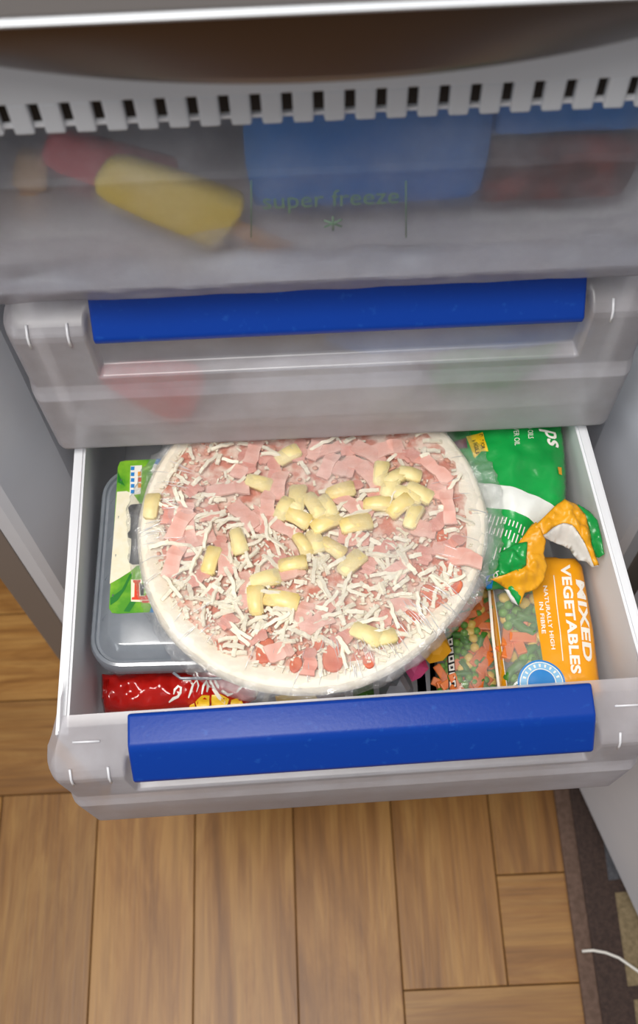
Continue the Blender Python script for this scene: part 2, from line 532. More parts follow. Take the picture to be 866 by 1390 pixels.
def text_on(name, s, size, origin, xdir, surf, mat, parent, bold=0.0, space=1.0, eps=0.0007, width=None, shear=0.0, stretch=1.0):
    """lettering laid on a surface height function; xdir = reading direction in plan"""
    bm = text_shape(s, size, bold, space, shear)
    xs = [v.co.x for v in bm.verts]
    k = (width / max(xs)) if (width and max(xs) > 0) else 1.0
    ex = Vector(xdir).normalized(); ey = Vector((-ex.y, ex.x))
    bmesh.ops.subdivide_edges(bm, edges=[e for e in bm.edges if e.calc_length() > 0.006], cuts=1)
    for v in bm.verts:
        p = Vector(origin) + ex * (v.co.x * k) + ey * (v.co.y * stretch)
        v.co = (p.x, p.y, surf(p.x, p.y) + eps)
    me = bpy.data.meshes.new(name); bm.to_mesh(me); bm.free()
    return link(name, me, mat, parent)


def decal(name, poly, surf, mat, parent, s=0.004, eps=0.0005):
    V, F, d, B = fill(poly, s)
    return pyd(name, [(x, y, surf(x, y) + eps) for x, y in V], F, mat, parent, True)


def copy_into(src, parent, loc, rot, scale=(1, 1, 1), local=False, name=None):
    o = src.copy(); COL.objects.link(o)
    if name:
        o.name = name
    o.location = loc; o.rotation_euler = rot; o.scale = scale
    attach(o, parent, local)
    return o


# ------------------------------------------------------------------ floor: straight herringbone of oak planks
floor = box('floor', -2.2, 2.2, -2.6, 1.0, -0.02, -0.0025, 'joint')
floor['kind'] = 'structure'
W, L = 0.1212, 0.1212 * 6
X0, T0 = -0.2935 - W, -0.146
plank_mesh = None
g = 0.0006
bm = bmesh.new(); add_box(bm, -L / 2 + g, L / 2 - g, -W / 2 + g, W / 2 - g, -0.0024, 0.0, 0.0007, 1)
pl = bmo('plank', bm, 'wood', floor)
first = True


def put_plank(cx, cy, rz):
    global first
    if not (-1.9 < cx < 1.9 and -2.3 < cy < 0.8):
        return
    o = pl
    if not first:
        o = pl.copy(); COL.objects.link(o); o.parent = floor
    first = False
    o.location = (cx, cy, 0); o.rotation_euler = (0, 0, rz)


for j in range(-26, 27):
    for m_ in range(-4, 5):
        top = T0 + j * W + m_ * 2 * L
        put_plank(X0 + j * W + W / 2, top - L / 2, math.pi / 2)
        put_plank(X0 + j * W + L / 2, top - L - W / 2, 0)

# ------------------------------------------------------------------ rug and cable at the lower right
rug = thing('rug', 'dark brown rug with tan and slate patches under the open freezer door', 'rug', (0.6, -0.5, 0))
box('pile', 0.292, 1.15, -1.5, 0.02, 0.0, 0.010, 'rug', rug, 0.003)
box('binding', 0.273, 0.293, -1.5, 0.02, 0.0, 0.008, 'binding', rug, 0.003, 3, True)
random.seed(3)
for i in range(12):
    y0 = -0.06 - i * 0.115
    for k in range(3):
        x0 = 0.326 + k * 0.22
        o = prism('patch', [(x0 + random.uniform(-.006, .006), y0 - 0.105), (x0 + 0.2, y0 - 0.10 + random.uniform(-.01, .01)),
                            (x0 + 0.205, y0), (x0 + random.uniform(-.006, .006), y0 - 0.004)],
                  0.009, 0.0115, ['rug_tan', 'rug_blue', 'rug_tan'][(i + k * 2) % 3], rug, 0.001)
cp = [at(790, 1291, 0.012), at(805, 1290, 0.0135), at(822, 1293, 0.0140), at(840, 1300, 0.0145), at(866, 1318, 0.0145), at(890, 1345, 0.0145)]
tag(tube('cable', cp, 0.0016, 'cable'), 'thin white cable lying across the dark rug edge', 'cable')

# ------------------------------------------------------------------ fridge freezer
XC = 0.0125
ff = thing('fridge_freezer', 'tall grey fridge freezer with open white freezer door', 'fridge freezer', (XC, 0.25, 0))


def mx(x, s):
    return XC + s * x


for s in (-1, 1):
    xa, xb = sorted((mx(0.331, s), mx(0.300, s)))
    box('side_panel', xa, xb, -0.022, 0.58, 0.02, 1.85, 'grey', ff, 0.002)
    # moulded white liner: flange, sloping reveal, straight wall
    prof = [(mx(0.2995, s), -0.0215), (mx(0.284, s), -0.026), (mx(0.276, s), -0.022), (mx(0.248, s), 0.045), (mx(0.246, s), 0.50), (mx(0.2995, s), 0.50)]
    if s < 0:
        prof = prof[::-1]
    prism('liner_wall', prof, 0.11, 1.04, 'liner', ff)
box('liner_back', mx(-0.246, 1), mx(0.246, 1), 0.47, 0.50, 0.11, 1.04, 'liner', ff)
box('liner_floor', mx(-0.2995, 1), mx(0.2995, 1), -0.02, 0.50, 0.08, 0.11, 'liner', ff)
box('plinth', mx(-0.2995, 1), mx(0.2995, 1), 0.02, 0.55, 0.0, 0.08, 'dark', ff)
box('partition', mx(-0.2995, 1), mx(0.2995, 1), 0.012, 0.50, 1.04, 1.09, 'liner', ff)
box('back_panel', mx(-0.2995, 1), mx(0.2995, 1), 0.50, 0.58, 0.02, 1.85, 'dark', ff)
# slotted white air grille above the top flap
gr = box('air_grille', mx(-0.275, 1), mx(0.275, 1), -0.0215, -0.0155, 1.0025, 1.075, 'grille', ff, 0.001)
pit = 0.01605
tooth0 = None
for k in range(-17, 18):
    x = 0.0085 + pit * (k + 0.5)
    if abs(x - XC) > 0.272:
        continue
    if tooth0 is None:
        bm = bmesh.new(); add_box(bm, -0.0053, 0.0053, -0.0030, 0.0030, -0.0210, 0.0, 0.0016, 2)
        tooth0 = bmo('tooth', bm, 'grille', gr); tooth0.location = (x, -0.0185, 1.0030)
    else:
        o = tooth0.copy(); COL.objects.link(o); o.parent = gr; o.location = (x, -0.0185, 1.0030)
box('grille_bar', mx(-0.273, 1), mx(0.273, 1), -0.0190, -0.0165, 0.9848, 0.9868, 'white', gr)
box('slot_shade', mx(-0.240, 1), mx(0.240, 1), -0.006, 0.000, 0.976, 1.040, 'dark', ff)  # dark backing added to colour in the shade behind the grille slots

# upper fridge door: flat skin, bright strip, scooped grip band with a bowed lower edge
fd_v, fd_f = [], []
NX, NZ = 60, 10
for i in range(NX + 1):
    t = -1 + 2 * i / NX
    x = XC + 0.331 * t
    dx = x - 0.009
    yb = -0.067 + min(0.047, 0.9 * dx * dx) * (1 if abs(dx) < 0.22 else 1)
    for k in range(NZ + 1):
        q = k / NZ
        z = 1.0505 + (1.0925 - 1.0505) * q
        y = yb + (-0.0715 - yb) * (1 - (1 - q) ** 1.6)
        fd_v.append((x, y, z))
    fd_v.append((x, 0.005, 1.046))
R_ = NZ + 2
for i in range(NX):
    for k in range(NZ):
        a = i * R_ + k
        fd_f.append((a, a + R_, a + R_ + 1, a + 1))
    a = i * R_
    fd_f.append((a + NZ + 1, a + R_ + NZ + 1, a + R_, a))
fdoor = box('fridge_door', mx(-0.331, 1), mx(0.331, 1), -0.075, -0.028, 1.0975, 1.85, 'steel2', ff, 0.002, 3)
box('door_core', mx(-0.329, 1), mx(0.329, 1), -0.058, -0.028, 1.075, 1.0975, 'gasket', fdoor)
pyd('grip_band', fd_v, fd_f, 'steel', fdoor, True)
box('trim_strip', mx(-0.331, 1), mx(0.331, 1), -0.0755, -0.050, 1.0925, 1.0975, 'trim', fdoor, 0.003, 3, True)

# open freezer door on the right, swung just past a right angle
H = Vector((0.337, -0.062)); a17 = math.radians(17.3)
dd_ = Vector((math.sin(a17), -math.cos(a17))); nn_ = Vector((-math.cos(a17), -math.sin(a17)))


def dpt(s_, n_):
    p = H + dd_ * s_ + nn_ * n_
    return (p.x, p.y)


def dpoly(s0, s1, n0, n1):
    return [dpt(s0, n0), dpt(s1, n0), dpt(s1, n1), dpt(s0, n1)]


def ccw(p):
    return p if sum((p[i][0] * p[(i + 1) % len(p)][1] - p[(i + 1) % len(p)][0] * p[i][1]) for i in range(len(p))) > 0 else p[::-1]


fz = prism('freezer_door', ccw(dpoly(0.0, 0.64, 0.0, 0.045)), 0.035, 1.03, 'grey', ff, 0.003)
prism('inner_panel', ccw([dpt(0.035, 0.044), dpt(0.605, 0.044), dpt(0.590, 0.0756), dpt(0.05, 0.0756)]), 0.055, 1.01, 'liner', fz, 0.006)
prism('gasket', ccw(dpoly(0.008, 0.034, 0.0455, 0.056)), 0.045, 1.02, 'gasket', fz, 0.003)
prism('gasket', ccw(dpoly(0.607, 0.633, 0.0455, 0.056)), 0.045, 1.02, 'gasket', fz, 0.003)

# ------------------------------------------------------------------ drawers
HW = 0.2315


def front_mesh(name, pocket=True):
    pr = np.array([(0, 0.020), (0.0015, 0.008), (0.004, 0.0022), (0.009, 0.0), (0.088, -0.0035), (0.094, -0.0005), (0.100, 0.0015),
                   (0.160, -0.001), (0.166, 0.0), (0.171, 0.005), (0.188, 0.034), (0.190, 0.042)])
    zs = sorted(set([round(z, 5) for z in list(pr[:, 0]) + list(np.linspace(0, 0.19, 70)) + [0.108, 0.111, 0.1125, 0.114]]))
    xs = sorted(set([round(v, 5) for v in list(np.linspace(-HW, HW, 90)) + [c + o for c in (-0.171, 0.181) for o in (-0.003, -0.0015, 0, 0.0015, 0.003)]
                     + [sg * (HW - e) for sg in (-1, 1) for e in (0.0005, 0.0015, 0.003, 0.006, 0.009)]]))

    def sm(a, b, v):
        t = min(1, max(0, (v - a) / (b - a))); return t * t * (3 - 2 * t)
    verts, faces = [], []
    for x in xs:
        for z in zs:
            y = float(np.interp(z, pr[:, 0], pr[:, 1]))
            if pocket:
                k = sm(-0.1725, -0.1695, x) * (1 - sm(0.1795, 0.1825, x)) * sm(0.110, 0.1135, z)
                y = y + k * (max(y, 0.013) - y)
            e = max(0, (abs(x) - (HW - 0.012)) / 0.012)
            y += 0.028 * (1 - math.sqrt(max(0, 1 - e * e)))
            lim = HW - 0.65 * max(0, z - 0.164)
            verts.append((max(-lim, min(lim, x)), y, z))
    n = len(zs)
    for i in range(len(xs) - 1):
        for k in range(n - 1):
            a = i * n + k
            faces.append((a, a + n, a + n + 1, a + 1))
    me = bpy.data.meshes.new(name); me.from_pydata(verts, [], faces); me.update()
    return me


FRONT = front_mesh('front_panel')


def drawer(label, loc, rz, group='freezer drawers', outer=((-0.221, -0.214), (0.229, 0.204)), top=0.185, depth=0.40):
    t = thing('freezer_drawer', label, 'drawer', loc, group, rz)
    link('front_panel', FRONT, 'frost', t, True, True)
    # box of white plastic
    (lf, lb), (rf, rb) = outer
    bx = prism('side_wall', [(lf, 0.030), (lf + 0.0095, 0.030), (lb + 0.0095, depth), (lb, depth)], 0.008, top, 'white', t, 0.002, local=True)
    prism('side_wall', [(rf - 0.0095, 0.030), (rf, 0.030), (rb, depth), (rb - 0.0095, depth)], 0.008, top, 'white', t, 0.002, local=True)
    box('back_wall', lb, rb, depth, depth + 0.006, 0.008, top, 'white', t, 0.001, local=True)
    prism('base', [(lf + 0.009, 0.022), (rf - 0.009, 0.022), (rb - 0.009, depth), (lb + 0.009, depth)], 0.006, 0.012, 'white', t, local=True)
    # blue grip bar
    hp = [(-0.004, 0.160), (-0.0045, 0.166), (0.012, 0.189), (0.016, 0.1925), (0.038, 0.1955), (0.040, 0.192), (0.018, 0.180), (0.010, 0.160)]
    h = extrude_x('handle', hp, -0.166, 0.176, 'blue', t, True, True, 0.0022)
    for m__ in [h.modifiers.new('edge', 'EDGE_SPLIT')]:
        m__.split_angle = math.radians(40)
    for xr in (-0.088, -0.022, 0.044, 0.110):
        box('rib', xr - 0.0008, xr + 0.0008, 0.006, 0.014, 0.150, 0.161, 'rib', t, local=True)
    for xr in (-0.2115, -0.1835, 0.196, 0.218):
        o = tube('rib', [(xr, 0.006, 0.1735), (xr, -0.0002, 0.1675), (xr, -0.0016, 0.163), (xr, -0.0020, 0.157)], 0.0010, 'rib', t, 6, True)
    return t


d3 = drawer('pulled out bottom freezer drawer filled with frozen food, blue handle', (0.0185, -0.258, 0.415), math.radians(1.26))
d2 = drawer('closed middle freezer drawer with blue handle above the pizza', (0.0135, 0.0, 0.606), 0.0,
            outer=((-0.221, -0.217), (0.221, 0.217)))
# moulding marks on the corner caps of the open drawer
for sg, xx in ((-1, -0.196), (1, 0.205)):
    tube('moulded_line', [(xx - 0.012, 0.0235, 0.1830), (xx + 0.008, 0.0230, 0.1832)], 0.0009, 'rib', d3, 6, True)
# top compartment: iced clear flap
d1 = thing('freezer_drawer', 'closed top freezer compartment with iced clear flap reading super freeze', 'drawer', (0.0135, -0.012, 0.8205), 'freezer drawers')
pr1 = np.array([(0, 0.02), (0.002, 0.006), (0.006, 0.001), (0.012, 0.0), (0.111, -0.001), (0.1135, -0.0016), (0.115, -0.001), (0.117, 0.001), (0.146, 0.017), (0.149, 0.030)])
v_, f_ = [], []
zs1 = sorted(set([round(z, 5) for z in list(pr1[:, 0]) + list(np.linspace(0, 0.149, 40))])); xs1 = np.linspace(-0.236, 0.236, 70)
for x in xs1:
    for z in zs1:
        e = max(0, (abs(x) - 0.226) / 0.010)
        y = float(np.interp(z, pr1[:, 0], pr1[:, 1])) + 0.03 * (1 - math.sqrt(max(0, 1 - e * e))) + 0.0012 * fbm(x * 25, z * 25, 2)
        v_.append((x, y, z))
n1 = len(zs1)
for i in range(len(xs1) - 1):
    for k in range(n1 - 1):
        a = i * n1 + k; f_.append((a, a + n1, a + n1 + 1, a + 1))
flap = pyd('flap', v_, f_, 'frost2', d1, True, True)
for s in (-1, 1):
    xa, xb = sorted((s * 0.232, s * 0.226))
    box('side_wall', xa, xb, 0.032, 0.40, 0.004, 0.135, 'white', d1, 0.001, local=True)
box('base', -0.228, 0.228, 0.022, 0.40, 0.002, 0.007, 'white', d1, local=True)
box('back_wall', -0.226, 0.226, 0.400, 0.406, 0.004, 0.135, 'white', d1, local=True)


def flat_text(name, s, size, width, origin, mat, parent, bold=0.0):
    bm = text_shape(s, size, bold)
    mxx = max(v.co.x for v in bm.verts)
    for v in bm.verts:
        v.co = (origin[0] + v.co.x * width / mxx, origin[1], origin[2] + v.co.y)
    me = bpy.data.meshes.new(name); bm.to_mesh(me); bm.free()
    return link(name, me, mat, parent, False, True)


p0, p1 = aty(356, 282, -0.016), aty(541, 273, -0.016)
flat_text('lettering', 'super freeze', 0.0195, p1.x - p0.x, (p0.x - 0.0135, -0.0052, p0.z - 0.8205), 'print_green', d1)
sn = aty(452, 303, -0.016)
for k in range(3):
    a = k * math.pi / 3 + math.pi / 6
    c_, s_ = math.cos(a) * 0.006, math.sin(a) * 0.006
    tube('snowflake', [(sn.x - 0.0135 - c_, -0.0042, sn.z - 0.8205 - s_), (sn.x - 0.0135 + c_, -0.0042, sn.z - 0.8205 + s_)], 0.0006, 'print_green', d1, 5, True)
for px in (341, 551):
    q0, q1 = aty(px, 245, -0.016), aty(px, 322, -0.016)
    tube('marker_line', [(q0.x - 0.0135, -0.0042, q0.z - 0.8205), (q1.x - 0.0135, -0.0042, q1.z - 0.8205)], 0.0004, 'print_green', d1, 5, True)
# ledge of frost along the foot of the flap, inside
v_, f_ = [], []
for i in range(91):
    x = -0.222 + 0.444 * i / 90
    for k in range(9):
        a = math.pi * k / 8
        r_ = 0.007 + 0.006 * fbm(x * 14, k * 0.3, 5)
        v_.append((x, 0.018 - math.cos(a) * 0.010, 0.008 + math.sin(a) * max(0.004, r_ * 1.8)))
for i in range(90):
    for k in range(8):
        a = i * 9 + k; f_.append((a, a + 9, a + 10, a + 1))
pyd('frost_ledge', v_, f_, 'ice', d1, True, True)
# rime grown on the inside of the flap, thick at the foot and ragged above
v_, f_ = [], []
for i in range(121):
    x = -0.221 + 0.442 * i / 120
    ht = 0.052 + 0.016 * fbm(x * 11, 3.0, 4, 4)
    for k in range(13):
        q = k / 12
        v_.append((x, 0.0075 - 0.0035 * (1 - q) ** 2 * (1 + 0.6 * fbm(x * 40, q * 4, 8)), 0.010 + ht * q))
for i in range(120):
    for k in range(12):
        a = i * 13 + k; f_.append((a, a + 13, a + 14, a + 1))
pyd('rime', v_, f_, 'rime', d1, True, True)


# ------------------------------------------------------------------ things inside the closed drawers
def upright_pack(name, label, cat, x0, x1, z0, z1, y, T, mat, seed, skew=0.0, taper=0.0, sq=0.42):
    """a bag standing behind the drawer front"""
    nx, nz = 22, 16
    vs, fs = [], []
    for side in (1, -1):
        for i in range(nx + 1):
            for k in range(nz + 1):
                u, v = i / nx, k / nz
                e = min(u, 1 - u, v, 1 - v) * 2
                h = T * math.sqrt(max(0, 1 - (1 - min(1, e * 1.6)) ** 2))
                uu, vv = 2 * u - 1, 2 * v - 1
                u2, v2 = 0.5 + 0.5 * uu * math.sqrt(1 - sq * vv * vv), 0.5 + 0.5 * vv * math.sqrt(1 - sq * uu * uu)
                x = 0.5 * (x0 + x1) + (x1 - x0) * (u2 - 0.5) * (1 - taper * (1 - v2)) * (1 + 0.29 * sq) + skew * (v2 - 0.5)
                z = z0 + (z1 - z0) * v2
                yy = y - side * h + (0.004 * min(1, e * 3) * fbm(x * 30 + seed, z * 30, seed) if side == 1 else 0)
                vs.append((x, yy, z))
    n = nz + 1
    off = (nx + 1) * n
    for i in range(nx):
        for k in range(nz):
            a = i * n + k
            fs.append((a, a + n, a + n + 1, a + 1))
            fs.append((off + a, off + a + 1, off + a + n + 1, off + a + n))
    o = pyd(name, vs, fs, mat, None, True)
    return tag(o, label, cat)


def lolly(name, label, pts, wid, rad, stick, mat, group):
    """ice lolly on a stick: pts = base and tip of the ice, stick = two points"""
    b, t = Vector(pts[0]), Vector(pts[1])
    th = thing(name, label, 'ice lolly', tuple(b), group)
    ax = (t - b); ln = ax.length; ax.normalize()
    dep = Vector((0, 1, 0)); sd = ax.cross(dep).normalized()
    vs, fs = [], []
    prof = [(0, 0.75), (0.02, 0.92), (0.06, 1.0), (0.5, 0.92), (0.85, 0.8), (0.95, 0.66), (0.99, 0.42), (1.0, 0.05)]
    for q, wq in prof:
        for k in range(16):
            a = 2 * math.pi * k / 16
            ca, sa = math.cos(a), math.sin(a)
            ca = math.copysign(abs(ca) ** 0.6, ca); sa = math.copysign(abs(sa) ** 0.6, sa)
            vs.append(b + ax * ln * q + sd * ca * wid * wq + dep * sa * rad * wq)
    for i in range(len(prof) - 1):
        for k in range(16):
            fs.append((i * 16 + k, i * 16 + (k + 1) % 16, (i + 1) * 16 + (k + 1) % 16, (i + 1) * 16 + k))
    fs.append(tuple(range(16))[::-1]); fs.append(tuple(range(len(prof) * 16 - 16, len(prof) * 16)))
    pyd('ice', vs, fs, mat, th, True)
    s0, s1 = Vector(stick[0]), Vector(stick[1])
    tx = (s1 - s0).normalized(); sx = tx.cross(dep).normalized() * 0.0058
    bm = bmesh.new()
    ring = []
    for sy in (-0.0012, 0.0012):
        r = [s0 + sx, s1 + sx - tx * 0.004, s1 + sx * 0.5, s1 - sx * 0.5, s1 - sx - tx * 0.004, s0 - sx]
        ring.append([bm.verts.new(p + dep * sy) for p in r])
    bm.faces.new(ring[0]); bm.faces.new(ring[1][::-1])
    for i in range(6):
        bm.faces.new((ring[0][i], ring[0][(i + 1) % 6], ring[1][(i + 1) % 6], ring[1][i]))
    bmo('stick', bm, 'stick', th)
    return th


YL = 0.018
lolly('ice_lolly', 'yellow ice lolly lying slanted with its stick beside blue packet', (aty(312, 300, YL), aty(135, 232, YL)), 0.0235, 0.010,
      (aty(308, 303, YL), aty(398, 341, YL)), 'lolly', 'ice lollies in the top compartment')
lolly('ice_lolly', 'peach ice lolly with upright stick near the left side', (aty(40, 250, YL + 0.062), aty(44, 205, YL + 0.062)), 0.012, 0.007,
      (aty(40, 246, YL + 0.062), aty(37, 286, YL + 0.062)), 'lolly_peach', 'ice lollies in the top compartment')
lolly('ice_lolly', 'red ice lolly behind the yellow one at the flap top', (aty(230, 250, YL + 0.034), aty(60, 196, YL + 0.034)), 0.021, 0.008,
      (aty(228, 250, YL + 0.034), aty(290, 275, YL + 0.034)), 'lolly_red', 'ice lollies in the top compartment')
a_, b_ = aty(338, 300, 0.03), aty(600, 240, 0.03)
upright_pack('blue_packet', 'bright blue packet behind the super freeze lettering', 'packet', a_.x + 0.004, b_.x + 0.024, 0.866, 0.958, 0.026, 0.011, 'cobalt', 4, 0.0, 0.0, 0.08)
upright_pack('blue_packet', 'blue packet lying at the upper right of the top compartment', 'packet', 0.108, 0.212, 0.914, 0.962, 0.034, 0.010, 'cobalt', 9, 0.0, 0.0, 0.05)
upright_pack('brown_packet', 'frosty brown and red packet at right of the top compartment', 'packet', 0.108, 0.206, 0.852, 0.906, 0.036, 0.010, 'brown', 6, 0.0, 0.0, 0.1)
# middle drawer
upright_pack('red_packet', 'red packet pressed against the left of the middle drawer', 'packet', -0.170, -0.072, 0.622, 0.706, 0.022, 0.010, 'lolly_red', 2, -0.02, 0.8)
upright_pack('green_packet', 'green packet at the right inside the middle drawer', 'packet', 0.090, 0.188, 0.626, 0.690, 0.038, 0.012, 'green_flat', 3, 0.03, 0.3)
upright_pack('blue_packet', 'pale blue packet in the centre of the middle drawer', 'packet', 0.02, 0.20, 0.694, 0.735, 0.030, 0.010, 'cobalt', 12)
upright_pack('white_packet', 'white frosted packet low in the centre of the middle drawer', 'packet', -0.06, 0.078, 0.622, 0.690, 0.030, 0.014, 'ice', 13)

# ------------------------------------------------------------------ contents of the open drawer
FL = 0.428   # floor of the open drawer (its base is at about 0.427)


def flat(z, sx=0.0, sy=0.0, x0=0.0, y0=0.0):
    return lambda x, y: z + sx * (x - x0) + sy * (y - y0)


# --- plastic tub with printed lid
TZ = 0.572
tub = thing('plastic_tub', 'smoky clear plastic tub with green printed lid label under the pizza', 'tub', (-0.108, -0.082, FL))
TCX, TCY, TW, TH_ = -0.1095, -0.0845, 0.157, 0.180
rot = Matrix.Rotation(math.radians(-1.2), 2)


def tl(x, y):
    p = rot @ Vector((x, y)); return (TCX + p.x, TCY + p.y)


def loft(name, rings, mat, parent, cap0=True, cap1=True, smooth=True, n=7):
    vs, fs = [], []
    for (w_, h_, r_, z_) in rings:
        for x, y in rrect(w_, h_, r_, n):
            X, Y = tl(x, y); vs.append((X, Y, z_))
    k = 4 * (n + 1)
    for i in range(len(rings) - 1):
        for j in range(k):
            fs.append((i * k + j, i * k + (j + 1) % k, (i + 1) * k + (j + 1) % k, (i + 1) * k + j))
    if cap0:
        fs.append(tuple(range(k))[::-1])
    if cap1:
        fs.append(tuple(range((len(rings) - 1) * k, len(rings) * k)))
    o = pyd(name, vs, fs, mat, parent, smooth)
    md = o.modifiers.new('edge', 'EDGE_SPLIT'); md.split_angle = math.radians(35)
    return o


loft('body', [(TW - 0.050, TH_ - 0.064, 0.016, 0.488), (TW - 0.044, TH_ - 0.058, 0.018, 0.491), (TW - 0.012, TH_ - 0.012, 0.022, 0.552),
              (TW - 0.004, TH_ - 0.004, 0.024, 0.553), (TW - 0.004, TH_ - 0.004, 0.024, 0.557)], 'tub', tub, True, False)
lid = loft('lid', [(TW - 0.001, TH_ - 0.001, 0.025, 0.549), (TW, TH_, 0.026, 0.550), (TW, TH_, 0.026, 0.562), (TW - 0.003, TH_ - 0.003, 0.025, 0.5655),
                   (TW - 0.008, TH_ - 0.008, 0.023, 0.5660), (TW - 0.010, TH_ - 0.010, 0.022, 0.5632), (TW - 0.014, TH_ - 0.014, 0.020, 0.5630),
                   (TW - 0.018, TH_ - 0.018, 0.019, 0.5655), (TW - 0.030, TH_ - 0.034, 0.014, 0.5712), (TW - 0.032, TH_ - 0.037, 0.012, 0.5716)],
           'tub', tub, False, True)
# tab on the front edge and stiffening ribs on the lid shoulder
tube('lid_tab', [(*tl(0.006 - 0.018, -TH_ / 2 - 0.0005), 0.553), (*tl(0.008 - 0.014, -TH_ / 2 - 0.005), 0.5515), (*tl(0.026, -TH_ / 2 - 0.006), 0.5515), (*tl(0.034, -TH_ / 2 - 0.0005), 0.553)], 0.0013, 'tub', tub, 6)
for yy in (0.055, 0.02, -0.015, -0.05):
    tube('lid_rib', [(*tl(-TW / 2 + 0.0095, yy), 0.5662), (*tl(-TW / 2 + 0.016, yy + 0.006), 0.5708), (*tl(-TW / 2 + 0.018, yy + 0.02), 0.5722)], 0.0007, 'tub', tub, 5)
tube('lid_rib', [(*tl(-0.010, -TH_ / 2 + 0.010), 0.5662), (*tl(-0.0105, -TH_ / 2 + 0.022), 0.5716)], 0.0007, 'rib', tub, 5)
lsurf = flat(TZ)


def lp(*pp):
    return [tuple(at(a, b, TZ)[:2]) for a, b in pp]


def crop_round(c):
    return c


lab_pts = lp((160, 634), (163, 627), (170, 625.5), (400, 615), (404, 822), (160, 833), (152, 832), (148, 826))
lab = prism('label', ccw(lab_pts), TZ - 0.0003, TZ + 0.0003, 'green_ink', lid)


def lprint(name, mat, pts, e):
    return decal(name, lp(*pts), lsurf, mat, lab if False else lid, 0.01, e)


lprint('label_print', 'cream_ink', [(159, 668), (172, 667), (181, 671), (190, 684), (196, 700), (230, 700), (230, 768), (186, 768), (177, 776), (163, 785), (149, 793)], 0.0006)
lprint('label_print', 'dkgreen_ink', [(160, 640), (163, 648), (170, 660), (160, 655)], 0.0006)
lprint('label_print', 'dkgreen_ink', [(150, 812), (166, 800), (176, 780), (181, 777), (170, 800), (160, 815), (150, 822)], 0.0006)
lprint('label_print', 'dkgreen_ink', [(168, 830), (180, 812), (190, 800), (196, 797), (188, 812), (176, 831)], 0.0006)
lprint('label_print', 'blue_ink', [(208, 633), (213, 623), (300, 619), (300, 640), (220, 642)], 0.0006)
lprint('label_print', 'white_ink', [(205, 640), (210, 630), (218, 632), (220, 640), (214, 646), (208, 645)], 0.0008)
lprint('label_print', 'black_ink', [(174, 690), (177, 686), (181, 685), (230, 682), (230, 766), (180, 767), (175.5, 764), (178, 745), (178.5, 732), (174, 730), (173.5, 724), (177, 720), (177.5, 705)], 0.0008)
lprint('label_print', 'blue_ink', [(203, 832), (207, 820), (214, 826), (280, 824), (280, 829)], 0.0008)
# nutrition chart
lprint('label_print', 'white_ink', [(177.5, 633), (193, 632), (191, 671), (176, 673)], 0.0008)
for k in range(5):
    y0 = 634 + k * 7.9
    lprint('label_print', 'blue_ink', [(178, y0), (183, y0), (182.5, y0 + 5), (177.5, y0 + 5)], 0.0010)
    if 0 < k < 4:
        lprint('label_print', ['amber_ink', 'amber_ink', 'red_ink', 'amber_ink'][k], [(187.5, y0 - 1), (192, y0 - 1), (191.6, y0 + 5), (187.2, y0 + 5)], 0.0010)
# serif capital on the label
lprint('label_print', 'cream_ink', [(178, 787), (192, 787), (194, 809), (204, 809), (203, 818), (178, 817)], 0.0008)
lprint('label_print', 'red_ink', [(181, 788), (191.5, 788), (191, 791), (189, 792), (189.5, 810), (197, 810), (203, 802), (203, 815), (179, 814.5), (179.5, 811.5), (182.5, 811), (183, 792), (181, 791)], 0.0010)
lprint('label_print', 'black_ink', [(190, 792), (196, 795), (195, 809), (191, 809)], 0.0011)
lprint('label_print', 'red_ink', [(193, 816), (216, 816), (215, 819), (193, 819)], 0.0011)

# --- red crisp packet in front of the tub
def wp(z, *pp):
    return [tuple(at(a, b, z)[:2]) for a, b in pp]


red = thing('red_packet', 'shiny red packet with yellow chips and white script below the tub', 'packet', (-0.12, -0.18, FL))
rb_, rh = bag('packet', wp(0.512, (135, 912), (250, 905), (338, 900), (356, 920), (346, 946), (330, 954), (180, 964), (139, 966), (135, 945)), 0.018, 0.020, 'red_bag', red, flat(0.504), 0.003, 0.006, 85, 3)


def rp(*pp):
    return wp(0.520, *pp)


decal('chip_print', rp((250, 966), (256, 953), (262, 951), (266, 966)), rh, 'yellow_ink', red, 0.003)
decal('chip_print', rp((267, 966), (264, 950), (274, 944), (284, 943), (280, 966)), rh, 'yellow_ink', red, 0.003)
decal('chip_print', rp((283, 966), (287, 942), (298, 941), (310, 946), (300, 964)), rh, 'yellow_ink', red, 0.003)
decal('chip_print', rp((303, 964), (313, 947), (325, 944), (331, 954), (328, 963)), rh, 'yellow_ink', red, 0.003)


def stroke(name, pix, wd, surf, z, mat, parent):
    c = [Vector(at(a, b, z)[:2]) for a, b in pix]
    vs, fs = [], []
    for i, p in enumerate(c):
        t = (c[min(i + 1, len(c) - 1)] - c[max(i - 1, 0)]).normalized()
        s = Vector((-t.y, t.x)) * wd * (0.5 if i in (0, len(c) - 1) else 1)
        for q in (p + s, p - s):
            vs.append((q.x, q.y, surf(q.x, q.y) + 0.0009))
    for i in range(len(c) - 1):
        fs.append((2 * i, 2 * i + 1, 2 * i + 3, 2 * i + 2))
    return pyd(name, vs, fs, mat, parent, True)


